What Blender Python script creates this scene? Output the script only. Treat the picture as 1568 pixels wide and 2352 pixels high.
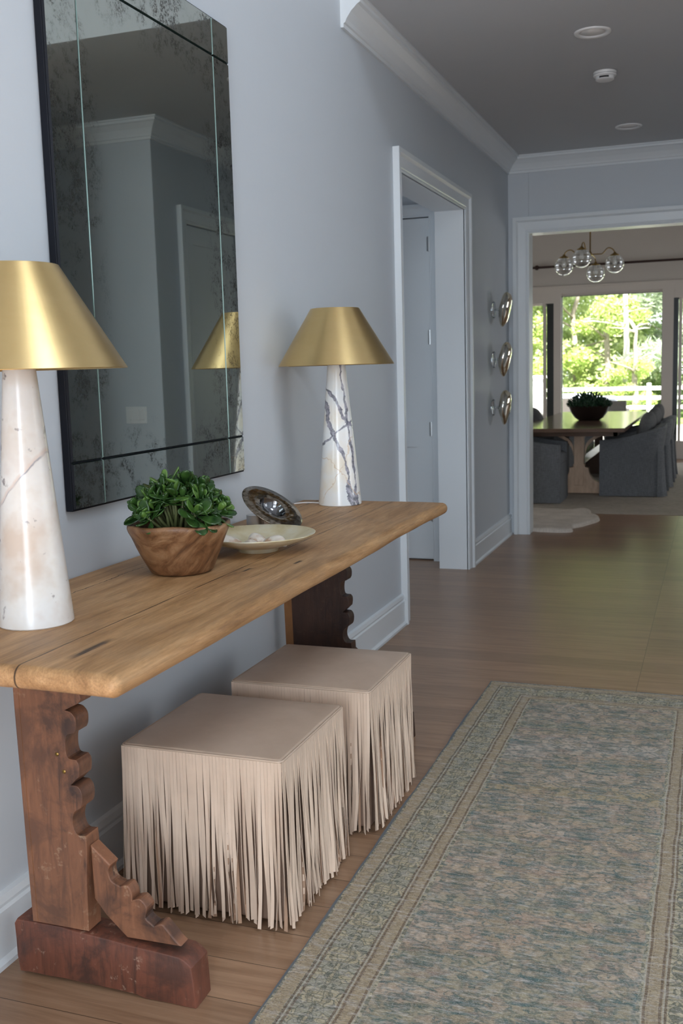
import bpy, bmesh, math, random
from mathutils import Vector, Matrix, noise
random.seed(7)
for o in list(bpy.data.objects): bpy.data.objects.remove(o)
S = bpy.context.scene
COL = S.collection
# ------------------------------------------------------------------ camera
cam_d = bpy.data.cameras.new('camera'); cam = bpy.data.objects.new('camera', cam_d); COL.objects.link(cam)
cam_d.sensor_fit = 'VERTICAL'; cam_d.sensor_height = 36.0; cam_d.lens = 36.0*2367.4/2352
cr = Vector((0.94022635, 0.33940754, -0.0278734)); cu = Vector((-0.02053326, 0.1381994, 0.99019155)); cf = Vector((-0.33993057, 0.93043186, -0.13690786))
M = Matrix((cr, cu, -cf)).transposed().to_4x4(); M.translation = Vector((1.6266, 0.0, 1.42))
cam.matrix_world = M
cam_d.clip_start = 0.05; cam_d.clip_end = 300
cam_d.dof.use_dof = True; cam_d.dof.focus_distance = 2.9; cam_d.dof.aperture_fstop = 7.0
S.camera = cam
S.view_settings.view_transform = 'Standard'; S.view_settings.look = 'None'; S.view_settings.gamma = 1.0
S.view_settings.use_curve_mapping = False
S.view_settings.exposure = 0.0
S.cycles.max_bounces = 12; S.cycles.diffuse_bounces = 7; S.cycles.glossy_bounces = 6; S.cycles.transmission_bounces = 8; S.cycles.transparent_max_bounces = 16
# ------------------------------------------------------------------ world and lights
wd = bpy.data.worlds.new('sky'); S.world = wd; wd.use_nodes = True
wn = wd.node_tree.nodes; wl = wd.node_tree.links; wn.clear()
sky = wn.new('ShaderNodeTexSky'); sky.sky_type = 'HOSEK_WILKIE'; sky.turbidity = 8; sky.ground_albedo = 0.4
sky.sun_direction = Vector((0.35, -0.45, 0.82)).normalized()
wmx = wn.new('ShaderNodeMixRGB'); wmx.inputs[0].default_value = 0.55; wmx.inputs[2].default_value = (0.93, 0.97, 1.0, 1)
wb = wn.new('ShaderNodeBackground'); wb.inputs[1].default_value = 4.0
wo = wn.new('ShaderNodeOutputWorld')
wl.new(sky.outputs[0], wmx.inputs[1]); wl.new(wmx.outputs[0], wb.inputs[0]); wl.new(wb.outputs[0], wo.inputs[0])
def aim(o, d): o.rotation_euler = Vector(d).to_track_quat('-Z', 'Y').to_euler()
def area(name, loc, d, sx, sy, power, colour, spread=180):
    l = bpy.data.lights.new(name, 'AREA'); l.shape = 'RECTANGLE'; l.size = sx; l.size_y = sy; l.energy = power; l.color = colour
    l.spread = math.radians(spread)
    o = bpy.data.objects.new(name, l); COL.objects.link(o); o.location = loc; aim(o, d); return o
sun_d = bpy.data.lights.new('sun', 'SUN'); sun_d.energy = 34.0; sun_d.angle = math.radians(1.5); sun_d.color = (1.0, 0.96, 0.88)
sun = bpy.data.objects.new('sun', sun_d); COL.objects.link(sun); aim(sun, (-0.30, 0.50, -0.72))
BL = (0.75, 0.865, 1.0); FZL = 5.59
area('daylight_entry_door', (1.9, -2.98, 1.35), (0, 1, 0), 1.5, 2.2, 125, BL)
area('daylight_high_front_window', (2.9, -2.98, 4.15), (0, 1, -0.12), 2.8, 1.9, 42, BL)
area('daylight_foyer_skylight', (3.3, 1.0, FZL), (-0.15, 0.05, -1), 1.7, 2.4, 105, BL)
area('dining_fill_right', (5.97, 12.3, 1.5), (-1, 0, 0), 3.0, 1.9, 62, (0.93, 0.97, 1.0))  # added fill light for the dining room; no window known on this wall
area('dining_fill_left', (-3.97, 12.3, 1.5), (1, 0, 0), 3.0, 1.9, 45, (0.93, 0.97, 1.0))  # added fill from the left, in front of a solid wall
area('daylight_side_window', (5.48, 3.6, 1.6), (-1, 0.0, 0), 1.6, 1.9, 5, BL)
area('side_room_fill', (-2.44, 5.8, 1.5), (1, 0, 0), 1.2, 1.5, 16, BL)  # added fill to brighten the side room; no window known there
# ------------------------------------------------------------------ node helpers
def new_mat(name):
    m = bpy.data.materials.new(name); m.use_nodes = True
    nt = m.node_tree; b = nt.nodes['Principled BSDF']
    return m, nt, b
class G:
    def __init__(s, nt): s.nt = nt
    def n(s, t, **k):
        o = s.nt.nodes.new('ShaderNode'+t)
        for a, v in k.items(): setattr(o, a, v)
        return o
    def l(s, a, b): s.nt.links.new(a, b)
    def co(s, scale=(1, 1, 1), which='Object', loc=(0, 0, 0), rot=(0, 0, 0)):
        t = s.n('TexCoord'); m = s.n('Mapping'); m.inputs['Scale'].default_value = scale; m.inputs['Location'].default_value = loc; m.inputs['Rotation'].default_value = rot
        s.l(t.outputs[which], m.inputs[0]); return m.outputs[0]
    def noise(s, v, scale=5, detail=4, rough=0.5, dist=0.0):
        t = s.n('TexNoise'); t.inputs['Scale'].default_value = scale; t.inputs['Detail'].default_value = detail
        t.inputs['Roughness'].default_value = rough; t.inputs['Distortion'].default_value = dist
        if v is not None: s.l(v, t.inputs['Vector'])
        return t.outputs['Fac']
    def vor(s, v, scale=5, feature='F1', out='Distance', rnd=1.0):
        t = s.n('TexVoronoi', feature=feature); t.inputs['Scale'].default_value = scale; t.inputs['Randomness'].default_value = rnd
        s.l(v, t.inputs['Vector']); return t.outputs[out]
    def ramp(s, f, pts, interp='LINEAR'):
        r = s.n('ValToRGB'); r.color_ramp.interpolation = interp
        e = r.color_ramp.elements
        while len(e) < len(pts): e.new(0.5)
        for i, (p, c) in enumerate(pts):
            e[i].position = p
            e[i].color = (c, c, c, 1) if not isinstance(c, (tuple, list)) else (c[0], c[1], c[2], 1)
        s.l(f, r.inputs[0]); return r.outputs[0]
    def m(s, op, a, b=None, c=None, clamp=False):
        o = s.n('Math', operation=op); o.use_clamp = clamp
        for i, v in enumerate((a, b, c)):
            if v is None: continue
            if isinstance(v, (int, float)): o.inputs[i].default_value = v
            else: s.l(v, o.inputs[i])
        return o.outputs[0]
    def mix(s, f, a, b, mode='MIX'):
        o = s.n('MixRGB', blend_type=mode)
        for i, v in enumerate((f, a, b)):
            if isinstance(v, (int, float)): o.inputs[i].default_value = v if i == 0 else (v, v, v, 1)
            elif isinstance(v, (tuple, list)): o.inputs[i].default_value = (v[0], v[1], v[2], 1)
            else: s.l(v, o.inputs[i])
        return o.outputs[0]
    def xyz(s, v):
        o = s.n('SeparateXYZ'); s.l(v, o.inputs[0]); return o.outputs
    def vec(s, x, y, z):
        o = s.n('CombineXYZ')
        for i, v in enumerate((x, y, z)):
            if isinstance(v, (int, float)): o.inputs[i].default_value = v
            else: s.l(v, o.inputs[i])
        return o.outputs[0]
    def bump(s, b, h, strength=0.3, dist=0.01):
        o = s.n('Bump'); o.inputs['Strength'].default_value = strength; o.inputs['Distance'].default_value = dist
        s.l(h, o.inputs['Height']); s.l(o.outputs[0], b.inputs['Normal'])
    def band(s, x, c, w, soft=0.3):   # 1 inside |x-c|<w
        d = s.m('ABSOLUTE', s.m('SUBTRACT', x, c))
        o = s.n('MapRange'); o.inputs[1].default_value = w; o.inputs[2].default_value = w*(1-soft)
        s.l(d, o.inputs[0]); return o.outputs[0]
def simple(name, col, rough=0.5, metal=0.0, bump=None, var=0.0, spec=0.5, vscale=6):
    m, nt, b = new_mat(name); g = G(nt)
    b.inputs['Roughness'].default_value = rough; b.inputs['Metallic'].default_value = metal; b.inputs['Specular IOR Level'].default_value = spec
    v = g.co()
    f = g.noise(v, vscale, 4)
    c2 = tuple(c*(1-var) for c in col)
    g.l(g.mix(f, col, c2), b.inputs['Base Color'])
    if bump: g.bump(b, g.noise(v, bump[0], 3), bump[1], bump[2] if len(bump) > 2 else 0.002)
    return m
MT = {}
MT['wall'] = simple('painted_wall', (0.56, 0.597, 0.632), 0.55, bump=(400, 0.05, 0.0005), var=0.02)
MT['trim'] = simple('white_trim_paint', (0.72, 0.755, 0.775), 0.36, var=0.02)
MT['ceiling'] = simple('ceiling_paint', (0.53, 0.545, 0.56), 0.7, var=0.02)
MT['warmwall'] = simple('warm_plaster', (0.57, 0.52, 0.47), 0.7, bump=(200, 0.06, 0.0005), var=0.04)
MT['warmtrim'] = simple('warm_white_trim', (0.64, 0.58, 0.52), 0.45, var=0.02)
MT['plastic'] = simple('white_plastic', (0.78, 0.78, 0.77), 0.35)
MT['black'] = simple('black_satin', (0.008, 0.009, 0.013), 0.5, spec=0.15)
MT['darkframe'] = simple('dark_metal_frame', (0.03, 0.036, 0.036), 0.35)
MT['steel'] = simple('brushed_steel', (0.55, 0.55, 0.54), 0.28, 1.0, var=0.1, vscale=40)
MT['chrome'] = simple('polished_steel', (0.72, 0.72, 0.72), 0.07, 1.0)
MT['darkchrome'] = simple('smoked_steel', (0.20, 0.20, 0.21), 0.09, 1.0)
MT['slot'] = simple('detector_slot_black', (0.02, 0.02, 0.02), 0.6)
MT['lens'] = simple('frosted_lens', (0.85, 0.83, 0.8), 0.4)
MT['cord'] = simple('white_cord', (0.75, 0.72, 0.7), 0.5)
MT['mount'] = simple('bronze_rod', (0.05, 0.025, 0.02), 0.45, 0.3)
MT['brassdark'] = simple('aged_brass', (0.32, 0.2, 0.06), 0.35, 1.0, var=0.3, vscale=30)
def mk_floor():
    m, nt, b = new_mat('oak_floor'); g = G(nt)
    v = g.co()
    br = g.n('TexBrick'); br.offset = 0.37; br.offset_frequency = 1; br.squash = 1.0
    br.inputs['Scale'].default_value = 1.0; br.inputs['Brick Width'].default_value = 2.1; br.inputs['Row Height'].default_value = 0.15
    br.inputs['Mortar Size'].default_value = 0.0011; br.inputs['Mortar Smooth'].default_value = 0.3; br.inputs['Bias'].default_value = 0
    br.inputs['Color1'].default_value = (0, 0, 0, 1); br.inputs['Color2'].default_value = (1, 1, 1, 1); br.inputs['Mortar'].default_value = (0.5, 0.5, 0.5, 1)
    g.l(v, br.inputs['Vector'])
    p = g.xyz(v); row = g.m('FLOOR', g.m('DIVIDE', p[1], 0.15))
    vv = g.vec(g.m('ADD', p[0], g.m('MULTIPLY', row, 3.7)), g.m('ADD', g.m('MULTIPLY', p[1], 1.0), g.m('MULTIPLY', br.outputs[0], 7)), row)
    mp = g.n('Mapping'); mp.inputs['Scale'].default_value = (1.0, 14, 1); g.l(vv, mp.inputs[0])
    grain = g.noise(mp.outputs[0], 3.0, 8, 0.62, 0.6)
    mp2 = g.n('Mapping'); mp2.inputs['Scale'].default_value = (2, 90, 1); g.l(vv, mp2.inputs[0])
    fine = g.noise(mp2.outputs[0], 4.0, 4, 0.6)
    c = g.ramp(grain, [(0.28, (0.235, 0.128, 0.070)), (0.5, (0.325, 0.190, 0.110)), (0.72, (0.39, 0.240, 0.145))])
    c = g.mix(0.6, c, g.ramp(br.outputs[0], [(0, 0.72), (1, 1.15)]), 'MULTIPLY')
    c = g.mix(0.35, c, g.ramp(fine, [(0.3, 0.65), (0.7, 1.15)]), 'MULTIPLY')
    c = g.mix(br.outputs[1], c, (0.05, 0.028, 0.016))
    g.l(c, b.inputs['Base Color'])
    g.l(g.ramp(grain, [(0, 0.27), (1, 0.37)]), b.inputs['Roughness'])
    b.inputs['Specular IOR Level'].default_value = 0.5
    h = g.m('SUBTRACT', g.m('MULTIPLY', fine, 0.25), br.outputs[1]); g.bump(b, h, 0.25, 0.0015)
    return m
MT['floor'] = mk_floor()
def mk_top():
    m, nt, b = new_mat('aged_oak_top'); g = G(nt)
    v = g.co(); p = g.xyz(v)
    mp = g.n('Mapping'); mp.inputs['Scale'].default_value = (9, 1.0, 9); g.l(v, mp.inputs[0])
    wob = g.noise(v, 1.6, 3)
    a = g.noise(mp.outputs[0], 2.2, 9, 0.65, 0.9)
    mp2 = g.n('Mapping'); mp2.inputs['Scale'].default_value = (70, 3.0, 70); g.l(v, mp2.inputs[0])
    fine = g.noise(mp2.outputs[0], 3.5, 5, 0.6, 0.4)
    c = g.ramp(a, [(0.25, (0.20, 0.10, 0.042)), (0.45, (0.37, 0.20, 0.085)), (0.6, (0.47, 0.27, 0.125)), (0.78, (0.54, 0.335, 0.17))])
    c = g.mix(0.6, c, g.ramp(fine, [(0.3, 0.62), (0.65, 1.15)]), 'MULTIPLY')
    c = g.mix(0.35, c, g.ramp(g.noise(mp2.outputs[0], 9, 4, 0.7, 1.0), [(0.35, 0.6), (0.6, 1.15)]), 'MULTIPLY')
    # greyish worn patches
    c = g.mix(g.ramp(g.noise(v, 4.0, 3), [(0.52, 0.0), (0.75, 0.35)]), c, (0.27, 0.2, 0.14))
    cracks = None
    def crack(xc, amp, w, y0, y1, sc):
        n1 = g.noise(g.vec(g.m('ADD', g.m('MULTIPLY', p[1], 1.0), xc*17), xc*5, 0.3), sc, 6, 0.62)
        xx = g.m('SUBTRACT', p[0], g.m('MULTIPLY', g.m('SUBTRACT', n1, 0.5), amp))
        wv = g.m('MULTIPLY', g.noise(g.vec(p[1], xc, 0), 14, 3), w*2.2)
        d = g.m('ABSOLUTE', g.m('SUBTRACT', xx, xc))
        k = g.m('LESS_THAN', d, g.m('SUBTRACT', wv, w*0.35))
        r = g.m('MULTIPLY', g.m('GREATER_THAN', p[1], y0), g.m('LESS_THAN', p[1], y1))
        return g.m('MULTIPLY', k, r)
    for args in ((0.408, 0.012, 0.0020, 1.0, 5.0, 3), (0.33, 0.05, 0.0022, 2.75, 3.9, 2), (0.13, 0.09, 0.0020, 2.05, 2.9, 3), (0.22, 0.05, 0.0024, 3.35, 4.1, 4), (0.49, 0.04, 0.001, 2.4, 2.9, 3), (0.09, 0.05, 0.0028, 3.6, 4.1, 5)):
        k = crack(*args); cracks = k if cracks is None else g.m('MAXIMUM', cracks, k)
    kn = g.m('MULTIPLY', g.band(g.m('ADD', p[0], g.m('MULTIPLY', g.m('SUBTRACT', fine, 0.5), 0.03)), 0.475, 0.010, 0.6), g.band(p[1], 1.69, 0.085, 0.5))
    kn2 = g.m('MULTIPLY', g.band(g.m('ADD', p[0], g.m('MULTIPLY', g.m('SUBTRACT', fine, 0.5), 0.02)), 0.53, 0.006, 0.6), g.band(p[1], 2.63, 0.03, 0.5))
    kn3 = g.m('MULTIPLY', g.band(g.m('ADD', p[0], g.m('MULTIPLY', g.m('SUBTRACT', fine, 0.5), 0.02)), 0.435, 0.007, 0.6), g.band(p[1], 2.5, 0.03, 0.5))
    c = g.mix(g.m('MINIMUM', g.m('ADD', g.m('MULTIPLY', kn, 0.85), g.m('ADD', kn2, kn3)), 0.85), c, (0.035, 0.026, 0.022))
    c = g.mix(g.m('MULTIPLY', cracks, 0.9), c, (0.03, 0.016, 0.008))
    g.l(c, b.inputs['Base Color']); b.inputs['Roughness'].default_value = 0.5; b.inputs['Specular IOR Level'].default_value = 0.35
    g.bump(b, g.m('SUBTRACT', g.m('ADD', g.m('MULTIPLY', a, 0.5), g.m('MULTIPLY', fine, 0.3)), g.m('MULTIPLY', cracks, 1.5)), 0.35, 0.003)
    return m
MT['top'] = mk_top()
def mk_oldwood(name, base, dark, light, edgecol=None):
    m, nt, b = new_mat(name); g = G(nt)
    v = g.co(); mp = g.n('Mapping'); mp.inputs['Scale'].default_value = (16, 16, 2.2); g.l(v, mp.inputs[0])
    a = g.noise(mp.outputs[0], 3, 8, 0.65, 0.7); bl = g.noise(v, 7, 6, 0.65, 0.5); sp = g.noise(v, 38, 5, 0.65)
    c = g.ramp(a, [(0.3, dark), (0.5, base), (0.72, tuple(k*1.35 for k in base))])
    c = g.mix(g.ramp(bl, [(0.49, 0.0), (0.60, 0.9)]), c, dark)
    c = g.mix(g.m('MULTIPLY', g.ramp(sp, [(0.58, 0.0), (0.66, 0.6)]), g.ramp(bl, [(0.42, 0.8), (0.49, 0.0)])), c, light)
    geo = g.n('NewGeometry'); pr = g.ramp(geo.outputs['Pointiness'], [(0.52, 0.0), (0.60, 1.0)])
    c = g.mix(g.m('MULTIPLY', pr, 0.7), c, tuple(k*2.0 for k in base))
    g.l(c, b.inputs['Base Color']); b.inputs['Roughness'].default_value = 0.48; b.inputs['Specular IOR Level'].default_value = 0.4
    g.bump(b, g.m('ADD', a, g.m('MULTIPLY', sp, 0.6)), 0.45, 0.003)
    return m
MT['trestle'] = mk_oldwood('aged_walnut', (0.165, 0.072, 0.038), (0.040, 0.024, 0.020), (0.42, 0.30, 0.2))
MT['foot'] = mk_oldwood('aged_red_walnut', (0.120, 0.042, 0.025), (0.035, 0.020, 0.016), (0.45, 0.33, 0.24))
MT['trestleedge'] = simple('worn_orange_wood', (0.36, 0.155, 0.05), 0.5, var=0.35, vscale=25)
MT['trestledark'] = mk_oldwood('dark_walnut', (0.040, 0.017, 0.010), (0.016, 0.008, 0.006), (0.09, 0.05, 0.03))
def mk_bowlwood():
    m, nt, b = new_mat('carved_root_wood'); g = G(nt)
    v = g.co(rot=(0.5, 0.3, 0.2)); mp = g.n('Mapping'); mp.inputs['Scale'].default_value = (1, 3, 1); g.l(v, mp.inputs[0])
    a = g.noise(mp.outputs[0], 8, 8, 0.65, 0.9); s = g.noise(v, 60, 4)
    c = g.ramp(a, [(0.3, (0.045, 0.018, 0.008)), (0.45, (0.17, 0.075, 0.03)), (0.58, (0.27, 0.14, 0.065)), (0.75, (0.42, 0.26, 0.15))])
    c = g.mix(0.3, c, g.ramp(s, [(0.3, 0.6), (0.7, 1.2)]), 'MULTIPLY')
    g.l(c, b.inputs['Base Color']); b.inputs['Roughness'].default_value = 0.42
    g.bump(b, g.m('ADD', a, g.m('MULTIPLY', s, 0.3)), 0.5, 0.006); return m
MT['rootwood'] = mk_bowlwood()
def mk_brass():
    m, nt, b = new_mat('brushed_brass'); g = G(nt)
    v = g.co(); mp = g.n('Mapping'); mp.inputs['Scale'].default_value = (1, 1, 2.2); g.l(v, mp.inputs[0])
    a = g.noise(mp.outputs[0], 6, 5, 0.6, 0.5); f = g.noise(mp.outputs[0], 60, 4, 0.6); k = g.noise(v, 5, 3)
    c = g.mix(g.ramp(a, [(0.3, 0.0), (0.7, 1.0)]), (0.64, 0.46, 0.205), (0.69, 0.505, 0.24))
    c = g.mix(0.25, c, g.ramp(k, [(0.35, 0.93), (0.65, 1.02)]), 'MULTIPLY')
    g.l(c, b.inputs['Base Color']); b.inputs['Metallic'].default_value = 1.0
    g.l(g.ramp(f, [(0.3, 0.315), (0.7, 0.335)]), b.inputs['Roughness'])
    return m
MT['brass'] = mk_brass()
def mk_marble_spots():
    m, nt, b = new_mat('white_marble_spotted'); g = G(nt)
    v = g.co(); p = g.xyz(v)
    soft = g.noise(v, 7, 4, 0.55); s2 = g.noise(v, 14, 3, 0.5); d = g.noise(v, 30, 3, 0.55, 0.3)
    c = g.ramp(soft, [(0.35, (0.56, 0.46, 0.38)), (0.5, (0.68, 0.64, 0.59)), (0.68, (0.73, 0.72, 0.70))])
    c = g.mix(g.ramp(s2, [(0.56, 0.0), (0.72, 0.5)]), c, (0.55, 0.42, 0.34))
    c = g.mix(g.ramp(d, [(0.66, 0.0), (0.74, 0.8)]), c, (0.16, 0.13, 0.13))
    # one diagonal vein
    w = g.m('ADD', g.m('SUBTRACT', g.m('MULTIPLY', p[0], 1.2), p[2]), g.m('ADD', 0.325, g.m('MULTIPLY', g.m('SUBTRACT', g.noise(v, 12, 4), 0.5), 0.05)))
    c = g.mix(g.m('MULTIPLY', g.band(w, 0.0, 0.009, 0.9), 0.75), c, (0.62, 0.49, 0.42))
    c = g.mix(g.m('MULTIPLY', g.band(w, 0.004, 0.0035, 0.9), g.ramp(s2, [(0.42, 0.1), (0.6, 0.9)])), c, (0.25, 0.25, 0.28))
    g.l(c, b.inputs['Base Color']); b.inputs['Roughness'].default_value = 0.22; b.inputs['Subsurface Weight'].default_value = 0.06
    b.inputs['Subsurface Radius'].default_value = (0.02, 0.015, 0.01); b.inputs['Subsurface Scale'].default_value = 0.3
    return m
MT['marble_a'] = mk_marble_spots()
def mk_marble_veins():
    m, nt, b = new_mat('white_marble_veined'); g = G(nt)
    v = g.co(); p = g.xyz(v)
    soft = g.noise(v, 8, 3); wob = g.m('SUBTRACT', g.noise(v, 7, 5, 0.6), 0.5); fine = g.noise(v, 60, 4, 0.6)
    c = g.ramp(soft, [(0.35, (0.80, 0.72, 0.60)), (0.5, (0.80, 0.78, 0.74)), (0.65, (0.78, 0.80, 0.80))])
    # veins running down to the right: coordinate a = x*k - z
    def vein(kx, kz, off, w, amp, col, st):
        t = g.m('ADD', g.m('ADD', g.m('MULTIPLY', p[0], kx), g.m('MULTIPLY', p[2], kz)), g.m('ADD', off, g.m('MULTIPLY', wob, amp)))
        ww = g.m('MULTIPLY', g.ramp(g.noise(v, 15, 3), [(0.35, 0.25), (0.65, 1.6)]), w)
        d = g.m('ABSOLUTE', t)
        k = g.m('LESS_THAN', g.m('ADD', d, g.m('MULTIPLY', g.m('SUBTRACT', fine, 0.5), w*1.2)), ww)
        return g.mix(g.m('MULTIPLY', k, st), c, col)
    dk = g.ramp(fine, [(0.4, (0.10, 0.10, 0.13)), (0.65, (0.38, 0.36, 0.42))])
    c = vein(1, 0.28, -0.062, 0.0075, 0.09, dk, 0.9)
    c = vein(1, 0.62, -0.245, 0.006, 0.10, dk, 0.9)
    c = vein(-0.6, 0.8, -0.235, 0.004, 0.08, dk, 0.85)
    c = vein(1, 0.10, -0.072, 0.0045, 0.06, dk, 0.9)
    c = vein(1, -0.5, 0.08, 0.0018, 0.12, (0.62, 0.45, 0.28), 0.6)
    c = vein(0.8, 0.8, -0.10, 0.0018, 0.12, (0.60, 0.42, 0.26), 0.6)
    g.l(c, b.inputs['Base Color']); b.inputs['Roughness'].default_value = 0.2
    return m
MT['marble_b'] = mk_marble_veins()
def mk_mirror():
    m, nt, b = new_mat('antique_mirror_glass'); g = G(nt)
    v = g.co(); p = g.xyz(v)   # object origin = centre of mirror; y across, z up
    ey = g.m('SUBTRACT', 0.532, g.m('ABSOLUTE', p[1])); ez = g.m('SUBTRACT', 0.763, g.m('ABSOLUTE', p[2]))
    e = g.m('MINIMUM', ey, ez)
    near = g.ramp(e, [(0.0, 0.80), (0.10, 0.85), (0.17, 0.62), (0.24, 0.0)])
    big = g.noise(v, 5, 4, 0.6, 0.8); med = g.noise(v, 22, 6, 0.75); sp = g.noise(v, 150, 3, 0.7)
    cloud = g.m('MULTIPLY', g.ramp(big, [(0.42, 0.0), (0.53, 1.0)]), near)
    spots = g.m('MULTIPLY', g.ramp(sp, [(0.47, 0.0), (0.53, 1.0)]), g.m('MULTIPLY', g.ramp(med, [(0.47, 0.0), (0.56, 1.0)]), cloud))
    haze = g.m('MULTIPLY', g.ramp(med, [(0.42, 0.0), (0.62, 0.55)]), cloud)
    c = g.mix(g.m('MULTIPLY', haze, 0.6), (0.45, 0.48, 0.44), (0.20, 0.19, 0.17))
    b.inputs['Metallic'].default_value = 1.0
    c = g.mix(g.m('MULTIPLY', spots, 0.9), c, (0.05, 0.042, 0.035))
    g.l(c, b.inputs['Base Color'])
    g.l(g.ramp(g.m('MAXIMUM', spots, haze), [(0, 0.015), (0.5, 0.10), (1, 0.35)]), b.inputs['Roughness'])
    return m
MT['mirror'] = mk_mirror()
MT['bevel'] = simple('mirror_bevel_glass', (0.11, 0.15, 0.135), 0.35, 1.0)
def mk_leather():
    m, nt, b = new_mat('tan_leather'); g = G(nt)
    v = g.co(); a = g.noise(v, 7, 5, 0.6); f = g.noise(v, 250, 3)
    c = g.ramp(a, [(0.3, (0.47, 0.35, 0.26)), (0.7, (0.56, 0.43, 0.33))])
    g.l(c, b.inputs['Base Color']); b.inputs['Roughness'].default_value = 0.42; b.inputs['Specular IOR Level'].default_value = 0.45
    g.bump(b, g.m('ADD', g.m('MULTIPLY', a, 1.5), g.m('MULTIPLY', f, 0.2)), 0.2, 0.003); return m
MT['leather'] = mk_leather()
MT['strip'] = simple('pale_leather_strip', (0.73, 0.56, 0.43), 0.42, var=0.18, vscale=18, bump=(60, 0.15, 0.001))
MT['suede'] = simple('suede_reverse', (0.42, 0.262, 0.17), 0.85, var=0.25, vscale=60)
MT['suededark'] = simple('stool_body_hide', (0.20, 0.125, 0.085), 0.8, var=0.2)  # body colour darkened to paint the shade in gaps between strips
def mk_leaf(name, c1, c2, rough=0.35, sc=40):
    m, nt, b = new_mat(name); g = G(nt)
    v = g.co(); a = g.noise(v, sc, 3)
    g.l(g.ramp(a, [(0.35, c1), (0.65, c2)]), b.inputs['Base Color']); b.inputs['Roughness'].default_value = rough
    b.inputs['Specular IOR Level'].default_value = 0.4
    return m
MT['jade'] = mk_leaf('jade_leaf', (0.014, 0.040, 0.009), (0.042, 0.098, 0.020), 0.22, 28)
MT['jadelight'] = mk_leaf('jade_young_leaf', (0.055, 0.125, 0.02), (0.12, 0.22, 0.045), 0.28, 28)
MT['jadestem'] = simple('jade_stem', (0.13, 0.15, 0.05), 0.6, var=0.5, vscale=60)
MT['stones'] = simple('black_stones', (0.02, 0.018, 0.016), 0.3, var=0.4)
MT['darkleaf'] = mk_leaf('dark_leaf', (0.012, 0.035, 0.018), (0.03, 0.075, 0.035), 0.4, 20)
MT['blackbowl'] = simple('black_glazed_wood', (0.022, 0.014, 0.011), 0.28, var=0.4)
def mk_plate():
    m, nt, b = new_mat('pale_gold_dish'); g = G(nt)
    v = g.co(); a = g.noise(v, 15, 4); f = g.vor(v, 90, 'F1')
    c = g.ramp(a, [(0.3, (0.50, 0.40, 0.20)), (0.5, (0.62, 0.53, 0.34)), (0.7, (0.66, 0.62, 0.50))])
    g.l(c, b.inputs['Base Color']); b.inputs['Roughness'].default_value = 0.38; b.inputs['Metallic'].default_value = 0.25
    g.bump(b, f, 0.15, 0.001); return m
MT['plate'] = mk_plate()
def mk_shell():
    m, nt, b = new_mat('sea_shell'); g = G(nt)
    v = g.co(); p = g.xyz(v); w = g.n('TexWave', wave_type='RINGS'); w.inputs['Scale'].default_value = 22; w.inputs['Distortion'].default_value = 2.5; w.inputs['Detail'].default_value = 3
    g.l(v, w.inputs['Vector']); a = g.noise(v, 30, 3)
    c = g.mix(g.ramp(w.outputs['Fac'], [(0.2, 0.0), (0.9, 0.5)]), (0.68, 0.61, 0.53), (0.50, 0.40, 0.31))
    c = g.mix(g.ramp(a, [(0.52, 0.0), (0.66, 0.8)]), c, (0.42, 0.22, 0.10))
    g.l(c, b.inputs['Base Color']); b.inputs['Roughness'].default_value = 0.4; g.bump(b, w.outputs['Fac'], 0.25, 0.001); return m
MT['shell'] = mk_shell()
def mk_hammered():
    m, nt, b = new_mat('hammered_dark_metal'); g = G(nt)
    v = g.co((1, 1.8, 1)); f = g.vor(v, 46, 'SMOOTH_F1'); a = g.noise(v, 50, 3)
    g.l(g.ramp(a, [(0.35, (0.13, 0.10, 0.07)), (0.7, (0.30, 0.26, 0.21))]), b.inputs['Base Color'])
    b.inputs['Metallic'].default_value = 1; b.inputs['Roughness'].default_value = 0.18; g.bump(b, f, 0.3, 0.006); return m
MT['hammered'] = mk_hammered()
def mk_fabric(name, c1, c2, sc=220):
    m, nt, b = new_mat(name); g = G(nt)
    v = g.co(); p1 = g.n('Mapping'); p1.inputs['Scale'].default_value = (1, 1, 12); g.l(v, p1.inputs[0])
    p2 = g.n('Mapping'); p2.inputs['Scale'].default_value = (12, 12, 1); g.l(v, p2.inputs[0])
    f = g.m('ADD', g.noise(p1.outputs[0], sc/10, 3), g.noise(p2.outputs[0], sc/10, 3))
    big = g.noise(v, 4, 3)
    c = g.ramp(g.m('MULTIPLY', f, 0.5), [(0.38, c1), (0.62, c2)])
    c = g.mix(0.3, c, g.ramp(big, [(0.3, 0.75), (0.7, 1.1)]), 'MULTIPLY')
    g.l(c, b.inputs['Base Color']); b.inputs['Roughness'].default_value = 0.9; b.inputs['Specular IOR Level'].default_value = 0.15
    g.bump(b, g.m('ADD', f, g.m('MULTIPLY', big, 3)), 0.3, 0.003); return m
MT['linen'] = mk_fabric('charcoal_linen', (0.13, 0.135, 0.143), (0.22, 0.228, 0.24))
MT['pillow'] = mk_fabric('grey_pillow_cloth', (0.13, 0.13, 0.13), (0.19, 0.19, 0.19))
MT['beigerug'] = mk_fabric('beige_wool', (0.40, 0.35, 0.29), (0.50, 0.44, 0.37))
MT['hide'] = mk_fabric('cream_hide', (0.56, 0.49, 0.42), (0.70, 0.62, 0.54), 60)
def mk_lightoak():
    m, nt, b = new_mat('limed_oak'); g = G(nt)
    v = g.co((12, 2, 3)); a = g.noise(v, 3, 7, 0.6, 0.4)
    g.l(g.ramp(a, [(0.3, (0.48, 0.32, 0.21)), (0.7, (0.64, 0.45, 0.31))]), b.inputs['Base Color']); b.inputs['Roughness'].default_value = 0.42; return m
MT['lightoak'] = mk_lightoak()
MT['darkoak'] = simple('smooth_brown_oak', (0.20, 0.125, 0.09), 0.16, var=0.3)
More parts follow.
